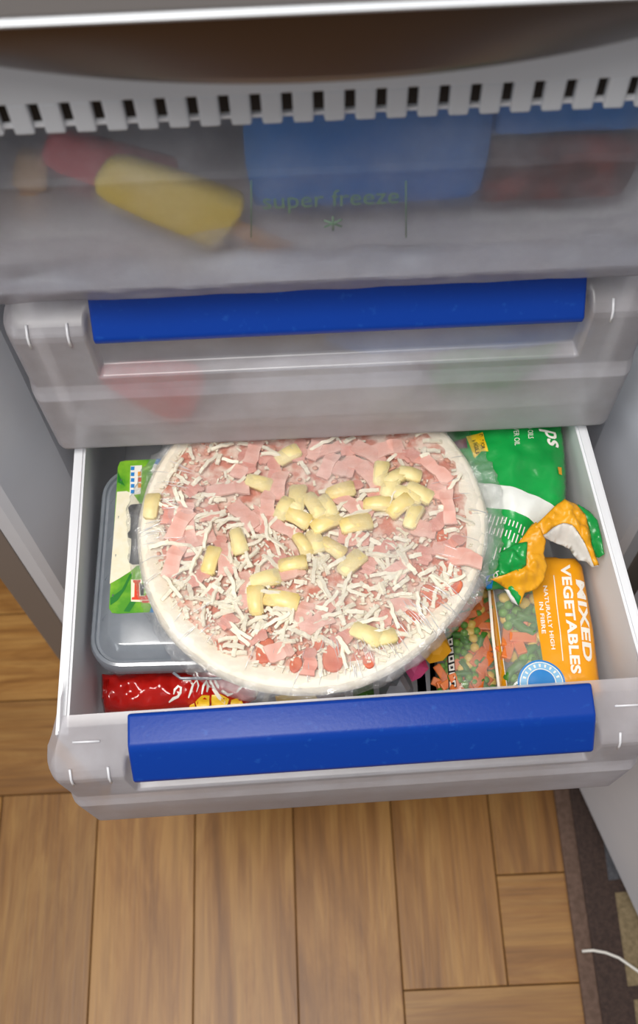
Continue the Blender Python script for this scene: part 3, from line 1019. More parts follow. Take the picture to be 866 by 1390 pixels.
for pix, wd in (([(236, 943), (237, 936), (242, 932), (246, 934), (245, 940), (241, 945), (235, 948), (228, 951)], 0.0009),
                ([(249, 926), (258, 925), (262, 930), (259, 938), (255, 946)], 0.0009),
                ([(262, 930), (268, 925), (270, 932), (267, 940)], 0.0008),
                ([(274, 943), (277, 933), (281, 926), (283, 932), (281, 940)], 0.0010),
                ([(285, 923), (290, 935), (297, 945), (304, 950)], 0.0015),
                ([(291, 922), (295, 931), (302, 938), (309, 942), (316, 940)], 0.0011),
                ([(320, 938), (328, 933), (336, 930)], 0.0009)):
    stroke('script_stroke', pix, wd, rh, 0.520, 'white_ink', red)
for k in range(3):
    p = at(143 + k * 3, 925, 0.512)
    tube('crimp', [(p.x, p.y, rh(p.x, p.y) + 0.0004), (p.x - 0.001, p.y - 0.015, rh(p.x - 0.001, p.y - 0.015) + 0.0004)], 0.0006, 'red_bag', red, 5)

mar = thing('maroon_packet', 'dark maroon packet with yellow band peeping out below the pizza', 'packet', (-0.03, -0.18, FL))
mb_, mh = bag('packet', wp(0.474, (378, 895), (468, 885), (468, 962), (374, 966)), 0.020, 0.03, 'maroon_bag', mar, flat(0.458), 0.005, 0.004, 50, 8)
decal('yellow_band', wp(0.476, (372, 940), (425, 938), (432, 950), (378, 955)), mh, 'yellow_ink', mar, 0.004)
decal('white_mark', wp(0.476, (345 + 10, 952), (360, 938), (366, 940), (362, 952)), mh, 'white_ink', mar, 0.004)


# --- mixed vegetable pieces, shared meshes
def piece(kind, seed):
    rnd = random.Random(seed)
    bm = bmesh.new()
    if kind == 'pea':
        bmesh.ops.create_icosphere(bm, subdivisions=2, radius=0.0042)
        for v in bm.verts:
            v.co *= 1 + 0.05 * noise.noise(v.co * 400 + Vector((seed, 0, 0)))
    elif kind == 'corn':
        bmesh.ops.create_icosphere(bm, subdivisions=2, radius=0.0045)
        for v in bm.verts:
            v.co.x *= 1.15 - 12 * v.co.y; v.co.z *= 0.75; v.co.y *= 1.15
    elif kind == 'carrot':
        ln = 0.006 + 0.006 * rnd.random()
        add_box(bm, -ln, ln, -0.0042, 0.0042, -0.0038, 0.0038, 0.0013, 2)
        for v in bm.verts:
            v.co.y += 12 * v.co.x * v.co.x * 0.3
    else:
        ln = 0.007 + 0.006 * rnd.random()
        n = 8
        rows = []
        for i, (t, r) in enumerate([(-1, .6), (-.95, .95), (-.4, 1), (.3, 1.02), (.95, .95), (1, .6)]):
            rows.append([bm.verts.new((t * ln, 0.0038 * r * math.cos(2 * math.pi * k / n) + 0.003 * t * t, 0.0036 * r * math.sin(2 * math.pi * k / n))) for k in range(n)])
        for i in range(5):
            for k in range(n):
                bm.faces.new((rows[i][k], rows[i][(k + 1) % n], rows[i + 1][(k + 1) % n], rows[i + 1][k]))
        bm.faces.new(rows[0][::-1]); bm.faces.new(rows[5])
    me = bpy.data.meshes.new(kind)
    bmesh.ops.recalc_face_normals(bm, faces=bm.faces[:]); bm.to_mesh(me); bm.free()
    me.materials.append(M[kind])
    for p in me.polygons:
        p.use_smooth = kind != 'carrot'
    return me


VEG = {k: [piece(k, s) for s in range(3)] for k in ('pea', 'corn', 'carrot', 'bean')}
VNAME = {'pea': 'pea', 'corn': 'corn_kernel', 'carrot': 'carrot_piece', 'bean': 'bean_piece'}


def pour(parent, poly, surf, n, mix, scale, seed, depth=0.0045, drop=0.0):
    rnd = random.Random(seed)
    B = np.array(poly); lo, hi = B.min(0), B.max(0)
    placed = []
    tries = 0
    while len(placed) < n and tries < 6000:
        tries += 1
        p = np.array([[rnd.uniform(lo[0], hi[0]), rnd.uniform(lo[1], hi[1])]])
        if not inside(p, B)[0]:
            continue
        q = p[0]
        if any((q[0] - a) ** 2 + (q[1] - b) ** 2 < (0.0062 * scale) ** 2 for a, b in placed):
            continue
        placed.append((q[0], q[1]))
        k = rnd.choices(list(mix), weights=list(mix.values()))[0]
        o = bpy.data.objects.new(VNAME[k], rnd.choice(VEG[k])); COL.objects.link(o)
        o.location = (q[0], q[1], surf(q[0], q[1]) - depth * scale - rnd.uniform(0, 0.002) - drop)
        o.rotation_euler = (rnd.uniform(-.3, .3), rnd.uniform(-.3, .3), rnd.uniform(0, 6.28))
        o.scale = (scale,) * 3
        attach(o, parent)


# --- clear bag of diced vegetables in the middle
cb = thing('vegetable_bag', 'clear bag of diced mixed vegetables with a nutrition strip beside the orange bag', 'bag', (0.1, -0.17, FL))
cpoly = wp(0.498, (592, 800), (668, 795), (677, 860), (684, 962), (596, 966), (590, 880))
cbag, ch = bag('clear_film', cpoly, 0.020, 0.026, 'bagfilm', cb, flat(0.485), 0.004, 0.002, 60, 5)
pour(cb, wp(0.498, (603, 808), (662, 803), (670, 862), (676, 953), (602, 957), (598, 880)), ch, 150, {'pea': 5, 'carrot': 4, 'corn': 2, 'bean': 2}, 0.82, 11)
pour(cb, wp(0.498, (603, 808), (662, 803), (670, 862), (676, 953), (602, 957), (598, 880)), ch, 90, {'pea': 5, 'carrot': 4, 'corn': 2, 'bean': 2}, 0.85, 12, 0.010)
decal('nutrition_strip', wp(0.500, (606, 868), (614, 864), (619, 935), (609, 937)), ch, 'black_ink', cb, 0.003, 0.0006)
for k in range(6):
    y0 = 868 + k * 11.4; dx = k * 0.8
    decal('nutrition_cell', wp(0.500, (607.5 + dx * .6, y0 + 1), (613.5 + dx, y0), (614.3 + dx, y0 + 9), (608 + dx * .6, y0 + 9.5)), ch, 'white_ink', cb, 0.003, 0.0010)
    decal('nutrition_cell_mark', wp(0.500, (609.5 + dx * .6, y0 + 3), (612 + dx, y0 + 2.5), (612.6 + dx, y0 + 6.5), (610 + dx * .6, y0 + 7)), ch, 'black_ink', cb, 0.003, 0.0013)

# --- crumpled colourful packets
def crumple(name, label, pix, z, T, mat, seed, amp=0.006):
    o, h = bag(name, wp(z, *pix), T, 0.018, mat, None, flat(z - T * 0.7), 0.006, amp, 95, seed)
    for p in o.data.polygons:
        p.use_smooth = False
    return tag(o, label, 'packet', 'crumpled packets at the front of the drawer')


crumple('crumpled_packet', 'crumpled silver grey packet behind the blue handle', [(514, 908), (540, 896), (556, 912), (562, 930), (562, 956), (516, 958)], 0.488, 0.014, 'silver', 21)
crumple('crumpled_packet', 'small bright pink packet tucked under the pizza edge', [(545, 880), (572, 878), (583, 904), (572, 916), (560, 922), (550, 906)], 0.512, 0.010, 'pink', 22, 0.003)
crumple('crumpled_packet', 'small orange crumpled packet tucked under the pizza edge', [(570, 860), (600, 845), (609, 868), (614, 880), (602, 893), (584, 897), (572, 885)], 0.526, 0.010, 'yellow_film', 23, 0.004)
crumple('crumpled_packet', 'narrow blue packet between silver and brown packets', [(566, 902), (577, 900), (582, 956), (569, 957)], 0.486, 0.012, 'cobalt', 24, 0.003)
crumple('crumpled_packet', 'dark brown packet beside the clear vegetable bag', [(584, 892), (594, 888), (597, 956), (586, 957)], 0.482, 0.012, 'brown', 25, 0.005)
crumple('crumpled_packet', 'dark green packet below the front edge of the pizza', [(478, 905), (504, 898), (510, 956), (480, 958)], 0.478, 0.012, 'bean', 26, 0.005)

# --- orange bag of mixed vegetables with a clear window
ob = thing('vegetable_bag', 'orange printed bag of mixed vegetables with clear window at right', 'bag', (0.18, -0.13, FL))


def orange_mat(c0, exu, eyu, w0, w1, v0, v1):
    m, nt, out = nodes('orange_bag_print')
    geo = N(nt, 'ShaderNodeNewGeometry')
    sub = N(nt, 'ShaderNodeVectorMath', operation='SUBTRACT'); sub.inputs[1].default_value = (c0[0], c0[1], 0)
    nt.links.new(geo.outputs['Position'], sub.inputs[0])

    def dot(v):
        d = N(nt, 'ShaderNodeVectorMath', operation='DOT_PRODUCT'); d.inputs[1].default_value = (v[0], v[1], 0)
        nt.links.new(sub.outputs[0], d.inputs[0]); return d.outputs['Value']

    def rng(val, a, b):
        g1 = N(nt, 'ShaderNodeMath', operation='GREATER_THAN'); g1.inputs[1].default_value = a
        l1 = N(nt, 'ShaderNodeMath', operation='LESS_THAN'); l1.inputs[1].default_value = b
        nt.links.new(val, g1.inputs[0]); nt.links.new(val, l1.inputs[0])
        mm = N(nt, 'ShaderNodeMath', operation='MULTIPLY')
        nt.links.new(g1.outputs[0], mm.inputs[0]); nt.links.new(l1.outputs[0], mm.inputs[1]); return mm.outputs[0]
    mu = N(nt, 'ShaderNodeMath', operation='MULTIPLY')
    nt.links.new(rng(dot(exu), w0, w1), mu.inputs[0]); nt.links.new(rng(dot(eyu), v0, v1), mu.inputs[1])
    p = N(nt, 'ShaderNodeBsdfPrincipled', i_Roughness=0.3); p.inputs['Base Color'].default_value = hx('f2a212')
    n = N(nt, 'ShaderNodeTexNoise', i_Scale=40, i_Detail=4)
    nt.links.new(geo.outputs['Position'], n.inputs['Vector'])
    b = N(nt, 'ShaderNodeBump', i_Strength=0.3, i_Distance=0.004)
    nt.links.new(n.outputs['Fac'], b.inputs['Height']); nt.links.new(b.outputs[0], p.inputs['Normal'])
    tp = N(nt, 'ShaderNodeBsdfTransparent'); gl = N(nt, 'ShaderNodeBsdfGlossy', i_Roughness=0.15); nt.links.new(b.outputs[0], gl.inputs['Normal'])
    df = N(nt, 'ShaderNodeBsdfDiffuse'); df.inputs[0].default_value = (0.9, 0.9, 0.85, 1)
    g0 = N(nt, 'ShaderNodeMixShader'); g0.inputs[0].default_value = 0.18
    nt.links.new(tp.outputs[0], g0.inputs[1]); nt.links.new(df.outputs[0], g0.inputs[2])
    g1 = N(nt, 'ShaderNodeMixShader'); g1.inputs[0].default_value = 0.06
    nt.links.new(g0.outputs[0], g1.inputs[1]); nt.links.new(gl.outputs[0], g1.inputs[2])
    mix = N(nt, 'ShaderNodeMixShader')
    nt.links.new(mu.outputs[0], mix.inputs[0]); nt.links.new(p.outputs[0], mix.inputs[1]); nt.links.new(g1.outputs[0], mix.inputs[2])
    nt.links.new(mix.outputs[0], out.inputs[0])
    return m


OZ = 0.548
A = Vector(at(663, 790, OZ)[:2]); Bq = Vector(at(682, 935, OZ)[:2])
ey = (A - Bq).normalized(); ex = Vector((ey.y, -ey.x))
CR = Vector(at(818, 920, OZ)[:2]) - Bq
WB = CR.dot(ex)


def oq(u, v):
    p = Bq + ex * u + ey * v; return (p.x, p.y)


TOPV = 0.114
opoly = [oq(0, -0.006), oq(WB * 0.5, -0.008), oq(WB, -0.006), oq(WB + 0.003, 0.05), oq(WB + 0.003, TOPV * 0.93), oq(WB - 0.003, TOPV), oq(WB * 0.45, TOPV + 0.003), oq(0.004, TOPV - 0.004), oq(0.001, 0.05)]
omat = orange_mat(Bq, ex, ey, 0.0045, 0.0350, 0.002, 0.105)
obag, oh = bag('bag_film', opoly, 0.016, 0.018, omat, ob, flat(0.533), 0.0035, 0.0015, 40, 31)
pour(ob, [oq(0.010, 0.004), oq(0.040, 0.004), oq(0.040, 0.100), oq(0.010, 0.100)], oh, 46, {'pea': 5, 'carrot': 2, 'corn': 3, 'bean': 3}, 1.0, 41, 0.0055)
pour(ob, [oq(0.012, 0.006), oq(0.040, 0.006), oq(0.040, 0.098), oq(0.012, 0.098)], oh, 40, {'pea': 4, 'carrot': 3, 'corn': 2, 'bean': 5}, 1.0, 43, 0.012)
# pale sealed edge
bm = bmesh.new()
edge = [oq(-0.0016, -0.004), oq(0.0004, -0.004), oq(0.0012, 0.05), oq(0.004, TOPV - 0.006), oq(0.002, TOPV - 0.006), oq(-0.0010, 0.05)]
prism('seal_edge', ccw(edge), 0.5325, 0.5345, 'white_ink', ob)
decal('window_stripe', [oq(0.0042, 0.003), oq(0.0047, 0.003), oq(0.0047, 0.10), oq(0.0042, 0.10)], oh, 'white_ink', ob, 0.004, 0.0006)
# letters read downwards, their tops towards the drawer wall
u_m = (Vector(at(787, 880, OZ + 0.012)[:2]) - Bq).dot(ex); u_v = (Vector(at(772, 880, OZ + 0.012)[:2]) - Bq).dot(ex)


def oc(px, py):
    return Vector(at(px, py, OZ + 0.014)[:2])


def otext(s, pstart, pend, size, bold=0.0, nm='lettering'):
    a, b = oc(*pstart), oc(*pend)
    return text_on(nm, s, size, (a.x, a.y), (b - a), oh, 'white_ink', ob, bold, 1.05, 0.0008, (b - a).length)


otext('MIXED', (786, 777), (797.5, 890), 0.0106, 0.0004)
otext('VEGETABLES', (765, 759), (780, 908), 0.0106, 0.0004)
otext('NATURALLY HIGH', (740.5, 787), (752, 875), 0.0045, 0.0001)
otext('IN FIBRE', (735, 809), (739, 853), 0.0045, 0.0001)
a, b = oc(755, 773), oc(768, 890)
t = (b - a).normalized(); s = Vector((-t.y, t.x)) * 0.00035
decal('print_rule', [tuple(a + s), tuple(b + s), tuple(b - s), tuple(a - s)], oh, 'white_ink', ob, 0.006, 0.0007)
bc = oc(739, 921)


def ring(r0, r1, n=40, a0=0, a1=360):
    o = [(bc.x + r1 * math.cos(math.radians(a0 + (a1 - a0) * k / n)), bc.y + r1 * math.sin(math.radians(a0 + (a1 - a0) * k / n))) for k in range(n + (0 if a1 - a0 >= 360 else 1))]
    return o


decal('round_badge', ring(0, 0.0190), oh, 'blue_ink', ob, 0.004, 0.0008)
decal('badge_ring', ring(0, 0.0174), oh, 'white_ink', ob, 0.004, 0.0010)
decal('badge_disc', ring(0, 0.0166), oh, 'pale_blue', ob, 0.004, 0.0012)
decal('badge_ring', ring(0, 0.0118), oh, 'white_ink', ob, 0.004, 0.0014)
decal('badge_disc', ring(0, 0.0110), oh, 'blue_ink', ob, 0.004, 0.0016)
for k in range(9):
    an = math.radians(20 + k * 17.5)
    c = bc + Vector((math.cos(an), math.sin(an))) * 0.0142
    tdir = Vector((-math.sin(an), math.cos(an)))
    rdv = Vector((math.cos(an), math.sin(an)))
    decal('badge_mark', [tuple(c + tdir * .0009 + rdv * .0013), tuple(c - tdir * .0009 + rdv * .0013), tuple(c - tdir * .0006 - rdv * .0013), tuple(c + tdir * .0006 - rdv * .0013)], oh, 'white_ink', ob, 0.01, 0.0016)

# --- green torn bag
gb = thing('green_bag', 'torn open green bag with white stripe and crumpled yellow inside', 'bag', (0.17, -0.03, FL))


def green_mat(p0, p1, p2, p3):
    """green film with one printed white band between two lines across the bag"""
    m, nt, out = nodes('green_bag_print')
    geo = N(nt, 'ShaderNodeNewGeometry')
    d0 = (Vector(p1) - Vector(p0)).normalized(); n0 = Vector((-d0.y, d0.x))
    d1_ = (Vector(p3) - Vector(p2)).normalized(); n1_ = Vector((-d1_.y, d1_.x))

    def side(pt, nrm, op):
        sub = N(nt, 'ShaderNodeVectorMath', operation='SUBTRACT'); sub.inputs[1].default_value = (pt[0], pt[1], 0)
        nt.links.new(geo.outputs['Position'], sub.inputs[0])
        dt = N(nt, 'ShaderNodeVectorMath', operation='DOT_PRODUCT'); dt.inputs[1].default_value = (nrm.x, nrm.y, 0)
        nt.links.new(sub.outputs[0], dt.inputs[0])
        c = N(nt, 'ShaderNodeMath', operation=op); c.inputs[1].default_value = 0
        nt.links.new(dt.outputs['Value'], c.inputs[0]); return c.outputs[0]
    mu = N(nt, 'ShaderNodeMath', operation='MULTIPLY')
    nt.links.new(side(p0, n0, 'LESS_THAN'), mu.inputs[0]); nt.links.new(side(p2, n1_, 'GREATER_THAN'), mu.inputs[1])
    n = N(nt, 'ShaderNodeTexNoise', i_Scale=18, i_Detail=5)
    nt.links.new(geo.outputs['Position'], n.inputs['Vector'])
    r = ramp(nt, [(0.35, hx('0c8f3c')), (0.65, hx('16a549'))]); nt.links.new(n.outputs['Fac'], r.inputs[0])
    mc = N(nt, 'ShaderNodeMix', data_type='RGBA'); nt.links.new(mu.outputs[0], mc.inputs[0])
    nt.links.new(r.outputs[0], mc.inputs[6]); mc.inputs[7].default_value = hx('eef0ea')
    p = N(nt, 'ShaderNodeBsdfPrincipled', i_Roughness=0.27); nt.links.new(mc.outputs[2], p.inputs['Base Color'])
    n2 = N(nt, 'ShaderNodeTexNoise', i_Scale=55, i_Detail=4); nt.links.new(geo.outputs['Position'], n2.inputs['Vector'])
    b = N(nt, 'ShaderNodeBump', i_Strength=0.25, i_Distance=0.004)
    nt.links.new(n2.outputs['Fac'], b.inputs['Height']); nt.links.new(b.outputs[0], p.inputs['Normal'])
    nt.links.new(p.outputs[0], out.inputs[0])
    return m


GZ = 0.590


def gp(px, py, z=GZ):
    return tuple(at(px, py, z)[:2])


gmat = green_mat(gp(641, 646), gp(758, 684), gp(651, 679), gp(735, 707))
gpoly = [gp(*p, 0.575) for p in ((560, 560), (760, 555), (766, 600), (769, 640), (769, 665), (768, 690), (748, 705), (724, 722), (716, 750), (716, 775), (690, 792), (664, 792), (640, 740), (600, 660))]
gbag, gh = bag('bag_film', gpoly, 0.021, 0.03, gmat, gb, lambda x, y: 0.573 + 0.02 * min(0, y) - 0.45 * max(0, 0.158 - x), 0.0035, 0.0042, 34, 51)


def gtext(s, ps, pe, size, mat='white_ink', bold=0.0, shear=0.0, nm='lettering'):
    a, b = Vector(gp(*ps)), Vector(gp(*pe))
    return text_on(nm, s, size, a, b - a, gh, mat, gb, bold, 1.0, 0.0009, (b - a).length, shear)


gtext('ps', (738, 586), (745, 608), 0.020, bold=0.0004, shear=0.3)
gtext('ED OILS', (714, 580), (716, 600), 0.0062)
gtext('WER OIL', (696, 580), (698, 608), 0.0062)
decal('yellow_tag', [gp(*p) for p in ((634, 585), (656, 583), (663, 612), (654, 610), (645, 617))], gh, 'yellow_ink', gb, 0.004, 0.0008)
decal('purple_band', [gp(*p) for p in ((598, 590), (634, 587), (636, 602), (601, 597))], gh, 'purple_ink', gb, 0.004, 0.0007)
gtext('OUT FOR', (651, 585), (654, 608), 0.0042, 'black_ink', 0.0001)
gtext('NGLI', (642, 592), (647, 612), 0.0042, 'black_ink', 0.0001)
decal('yellow_spot', [gp(*p) for p in ((757, 634), (763, 632), (764, 642), (759, 643))], gh, 'yellow_film', gb, 0.004, 0.0009)
rndt = random.Random(5)
for k in range(10):
    x0 = 668 + k * 5.0; y0 = 692 + k * 2.3
    for q in range(2):
        yy = y0 + q * 14 + rndt.uniform(0, 2); ln = rndt.uniform(7, 12)
        a, b = Vector(gp(x0 - q * 4.5, yy)), Vector(gp(x0 - q * 4.5 - ln * 0.32, yy + ln))
        t = (b - a).normalized(); s = Vector((-t.y, t.x)) * 0.0005
        decal('small_print', [tuple(a + s), tuple(b + s), tuple(b - s), tuple(a - s)], gh, 'white_ink', gb, 0.01, 0.0009)
for k in range(4):
    x0 = 676 + k * 5; y0 = 738 + k * 1.5
    a, b = Vector(gp(x0, y0)), Vector(gp(x0 - 4, y0 + 15))
    t = (b - a).normalized(); s = Vector((-t.y, t.x)) * 0.0005
    decal('small_print', [tuple(a + s), tuple(b + s), tuple(b - s), tuple(a - s)], gh, 'white_ink', gb, 0.01, 0.0009)
gtext('9', (684, 770), (679, 765), 0.010)
decal('amber_panel', [gp(*p) for p in ((655, 685), (664, 688), (660, 704), (656, 700))], gh, 'amber_ink', gb, 0.004, 0.0009)
decal('blue_panel', [gp(*p) for p in ((664, 768), (674, 770), (672, 786), (665, 786))], gh, 'blue_ink', gb, 0.004, 0.0009)


def g3(*pp):
    return [tuple(at(a, b, z)) for a, b, z in pp]


# the torn mouth: yellow inner film folded outwards in an arch, white lining, green corners
sheet('yellow_flap', g3((722, 712, .598), (700, 742, .596), (712, 768, .590), (690, 778, .592), (666, 786, .588), (680, 796, .578), (696, 806, .575), (706, 821, .572),
                        (712, 806, .575), (728, 800, .577), (738, 788, .580), (743, 770, .584), (738, 752, .590), (741, 734, .598), (734, 718, .603), (728, 708, .603)), 'yellow_film', gb, 0.0017, 0.0045, 60, 61, 0.0007, 0.004)
sheet('yellow_flap', g3((724, 716, .600), (738, 702, .604), (752, 688, .606), (766, 678, .604), (782, 684, .602), (794, 698, .600), (800, 718, .598), (803, 740, .592), (813, 768, .584),
                        (806, 769, .584), (796, 742, .594), (786, 724, .601), (776, 712, .604), (764, 710, .604), (752, 716, .602), (742, 724, .600), (733, 728, .599)), 'yellow_film', gb, 0.0017, 0.004, 60, 62, 0.0007, 0.003)
sheet('white_lining', g3((732, 729, .597), (743, 722, .600), (754, 713, .601), (766, 708, .603), (778, 712, .601), (788, 726, .598), (798, 744, .592), (812, 769, .583), (803, 771, .578),
                         (794, 764, .576), (785, 762, .574), (778, 756, .573), (772, 748, .572), (762, 742, .574), (752, 738, .580), (742, 734, .588)), 'white_film', gb, 0.0017, 0.004, 75, 63, 0.0007, -0.004)
sheet('green_flap', g3((784, 684, .600), (800, 694, .598), (811, 706, .598), (816, 728, .595), (820, 752, .592), (812, 758, .585), (806, 757, .582), (801, 735, .590), (799, 715, .597)), 'green_flat', gb, 0.0018, 0.003, 60, 64, 0.0007, 0.003)
sheet('green_flap', g3((687, 798, .5775), (694, 795, .582), (706, 798, .580), (707, 812, .576), (704, 822, .572), (696, 814, .573)), 'green_flat', gb, 0.003, 0.002, 60, 65, 0.0007, 0.002)
sheet('white_lining', g3((684, 800, .5770), (691, 801, .5795), (698, 812, .576), (704, 823, .572), (694, 818, .571)), 'white_film', gb, 0.003, 0.002, 60, 66, 0.0007, 0.002)
sheet('green_flap', g3((674, 752, .592), (700, 738, .598), (716, 735, .600), (714, 768, .592), (704, 776, .590), (678, 782, .586)), 'green_flat', gb, 0.0017, 0.004, 60, 67, 0.0007, 0.002)

# ------------------------------------------------------------------ the pizza
PZ = 0.588
pc = at(425, 711, PZ + 0.01)
PR = 0.1385
pizza = thing('pizza', 'large round frozen ham and pineapple pizza wrapped in cling film', 'pizza', (pc.x, pc.y, PZ))
pizza.rotation_euler = (math.radians(-2.6), math.radians(0.5), 0)
pizza.location.z = PZ + 0.001; pizza.scale = (1.03, 1.03, 1)
LOCAL = dict(local=True)


def lop(a):
    d = math.degrees(a) % 360
    return 1 + 0.030 * math.exp(-((d - 232) / 28) ** 2) - 0.045 * math.exp(-((d - 312) / 32) ** 2)


def disc(name, prof, n, mat, wob, seed, parent):
    """lathe with a slightly uneven outline"""
    vs, fs = [], []
    for r, z in prof:
        for k in range(n):
            a = 2 * math.pi * k / n
            ww = lop(a) * (1 + wob * fbm(math.cos(a) * 1.6 + seed, math.sin(a) * 1.6, seed))
            zz = z + 0.0011 * fbm(r * math.cos(a) * 40, r * math.sin(a) * 40, seed)
            vs.append((r * ww * math.cos(a), r * ww * math.sin(a), zz))
    for i in range(len(prof) - 1):
        for k in range(n):
            fs.append((i * n + k, i * n + (k + 1) % n, (i + 1) * n + (k + 1) % n, (i + 1) * n + k))
    fs.append(tuple(range(n))); fs.append(tuple(range((len(prof) - 1) * n, len(prof) * n))[::-1])
    return pyd(name, vs, fs, mat, parent, True, True)


disc('crust', [(0.002, 0.0070), (0.04, 0.0072), (0.08, 0.0075), (0.114, 0.0080), (0.123, 0.0105), (0.128, 0.0122), (0.133, 0.0112), (0.1365, 0.0085), (PR, 0.0040), (0.1375, 0.0010), (0.134, 0.0), (0.10, 0.0)], 96, 'dough', 0.012, 3, pizza)
vs, fs = [], []
NR, NA = 26, 96
for i in range(NR + 1):
    for k in range(NA):
        a = 2 * math.pi * k / NA
        R1 = 0.1245 * (1 + 0.045 * fbm(math.cos(a) * 3, math.sin(a) * 3, 8))
        r = R1 * lop(a) * (i / NR) ** 0.8 + 0.0005
        x, y = r * math.cos(a), r * math.sin(a)
        z = 0.0088 + 0.0018 * fbm(x * 90, y * 90, 1) + (-0.002 if i == NR else 0) + 0.0016 * (i / NR) ** 4
        vs.append((x, y, z))
for i in range(NR):
    for k in range(NA):
        fs.append((i * NA + k, i * NA + (k + 1) % NA, (i + 1) * NA + (k + 1) % NA, (i + 1) * NA + k))
fs.append(tuple(range(NA)))
pyd('sauce', vs, fs, 'sauce', pizza, True, True)


def ploc(px, py, z=PZ + 0.011):
    p = at(px, py, z); return (p.x - pc.x) / 1.03, (p.y - pc.y) / 1.03


def strip_mesh(name, ln, wd, th, bend, seed, mat):
    rnd = random.Random(seed); vs, fs = [], []
    n = 6
    for i in range(n + 1):
        t = -1 + 2 * i / n
        x = t * ln / 2; cz = bend * (1 - t * t) + 0.0004 * rnd.uniform(-1, 1); cy = (0.0006 if wd < 0.005 else 0.0011) * rnd.uniform(-1, 1)
        w2 = wd / 2 * (1 + (0.38 * (rnd.random() - 0.5) if wd > 0.005 else -0.12 * abs(t)) + (0.25 * t if wd > 0.005 else 0) * rnd.uniform(-1, 1))
        vs += [(x, cy - w2, cz - th / 2), (x, cy + w2, cz - th / 2), (x, cy + w2, cz + th / 2), (x, cy - w2, cz + th / 2)]
    for i in range(n):
        for k in range(4):
            fs.append((i * 4 + k, i * 4 + (k + 1) % 4, (i + 1) * 4 + (k + 1) % 4, (i + 1) * 4 + k))
    fs.append((3, 2, 1, 0)); fs.append((n * 4, n * 4 + 1, n * 4 + 2, n * 4 + 3))
    me = bpy.data.meshes.new(name); me.from_pydata(vs, [], fs); me.update()
    me.materials.append(M[mat])
    return me


HAM = [strip_mesh('ham_strip', l, w_, 0.0022, b, s, m_) for s, (l, w_, b, m_) in enumerate(
    [(0.026, 0.010, 0.0018, 'ham'), (0.021, 0.009, 0.001, 'ham2'), (0.018, 0.012, 0.0008, 'ham'), (0.014, 0.010, 0.0005, 'ham2'), (0.030, 0.009, 0.0022, 'ham')])]


def chunk_mesh(seed, mat):
    rnd = random.Random(seed)
    bm = bmesh.new()
    ln, w1, w2, h = 0.0115 + 0.002 * rnd.random(), 0.0082, 0.0056 + 0.002 * rnd.random(), 0.0095
    vs = []
    for x, wd in ((-ln, w2), (0, (w1 + w2) / 2), (ln, w1)):
        for y, z in ((-wd, 0), (wd, 0), (wd * 0.8, h), (-wd * 0.8, h)):
            vs.append(bm.verts.new((x + rnd.uniform(-.0008, .0008), y + rnd.uniform(-.0006, .0006) + 0.001 * (1 - abs(x) / ln), z + rnd.uniform(-.0008, .0008))))
    for i in range(2):
        for k in range(4):
            bm.faces.new((vs[i * 4 + k], vs[i * 4 + (k + 1) % 4], vs[i * 4 + 4 + (k + 1) % 4], vs[i * 4 + 4 + k]))
    bm.faces.new(vs[3::-1]); bm.faces.new(vs[8:])
    bmesh.ops.recalc_face_normals(bm, faces=bm.faces[:])
    bmesh.ops.bevel(bm, geom=bm.edges[:], offset=0.0014, segments=2, affect='EDGES')
    me = bpy.data.meshes.new('pineapple_chunk'); bm.to_mesh(me); bm.free()
    me.materials.append(M[mat])
    for p in me.polygons:
        p.use_smooth = True
    return me


PINE = [chunk_mesh(s, 'pine' if s % 2 == 0 else 'pine2') for s in range(6)]
HP = [(345, 614, 70, 0), (327, 640, 65, 2), (360, 622, 20, 3), (336, 628, 100, 1), (372, 640, 80, 1), (379, 662, 75, 0), (310, 668, 2, 4), (331, 704, -55, 0), (348, 708, 60, 2),
      (364, 690, 80, 0), (366, 712, 40, 1), (386, 722, -35, 4), (300, 748, 85, 1), (308, 764, 85, 0), (252, 702, 80, 2), (246, 720, 60, 0), (243, 742, 85, 1), (238, 768, 70, 0), (258, 735, 100, 0),
      (276, 735, 15, 2), (407, 612, 80, 1), (430, 608, 60, 0), (452, 610, 10, 4), (478, 612, 5, 1), (500, 618, -40, 0), (446, 634, 60, 0), (466, 640, -20, 2), (487, 634, -35, 0), (470, 686, -45, 0),
      (492, 696, -30, 2), (477, 664, 20, 1), (524, 612, 10, 0), (545, 617, -30, 1), (502, 650, -60, 0), (515, 668, 30, 1), (594, 666, 60, 2), (607, 692, 88, 4), (606, 660, 90, 3), (590, 640, -55, 4),
      (570, 625, -40, 1), (332, 806, 85, 4), (396, 780, 15, 2), (376, 770, 60, 1), (430, 852, 25, 0), (412, 838, 70, 2), (446, 828, 20, 1), (540, 780, 40, 2), (545, 826, 15, 2), (523, 845, 50, 3),
      (520, 748, 20, 1), (612, 742, 20, 1), (615, 756, -25, 4), (630, 766, -15, 0), (575, 758, 70, 3), (500, 772, 60, 3), (480, 735, -10, 1), (575, 722, -20, 2), (595, 712, 30, 1),
      (270, 790, 30, 1), (290, 812, 70, 3), (310, 850, 40, 3), (345, 872, 10, 1), (380, 892, 20, 2), (420, 905, 80, 1), (470, 868, 30, 1), (262, 668, 40, 3), (230, 700, 85, 1), (285, 700, 20, 3)]
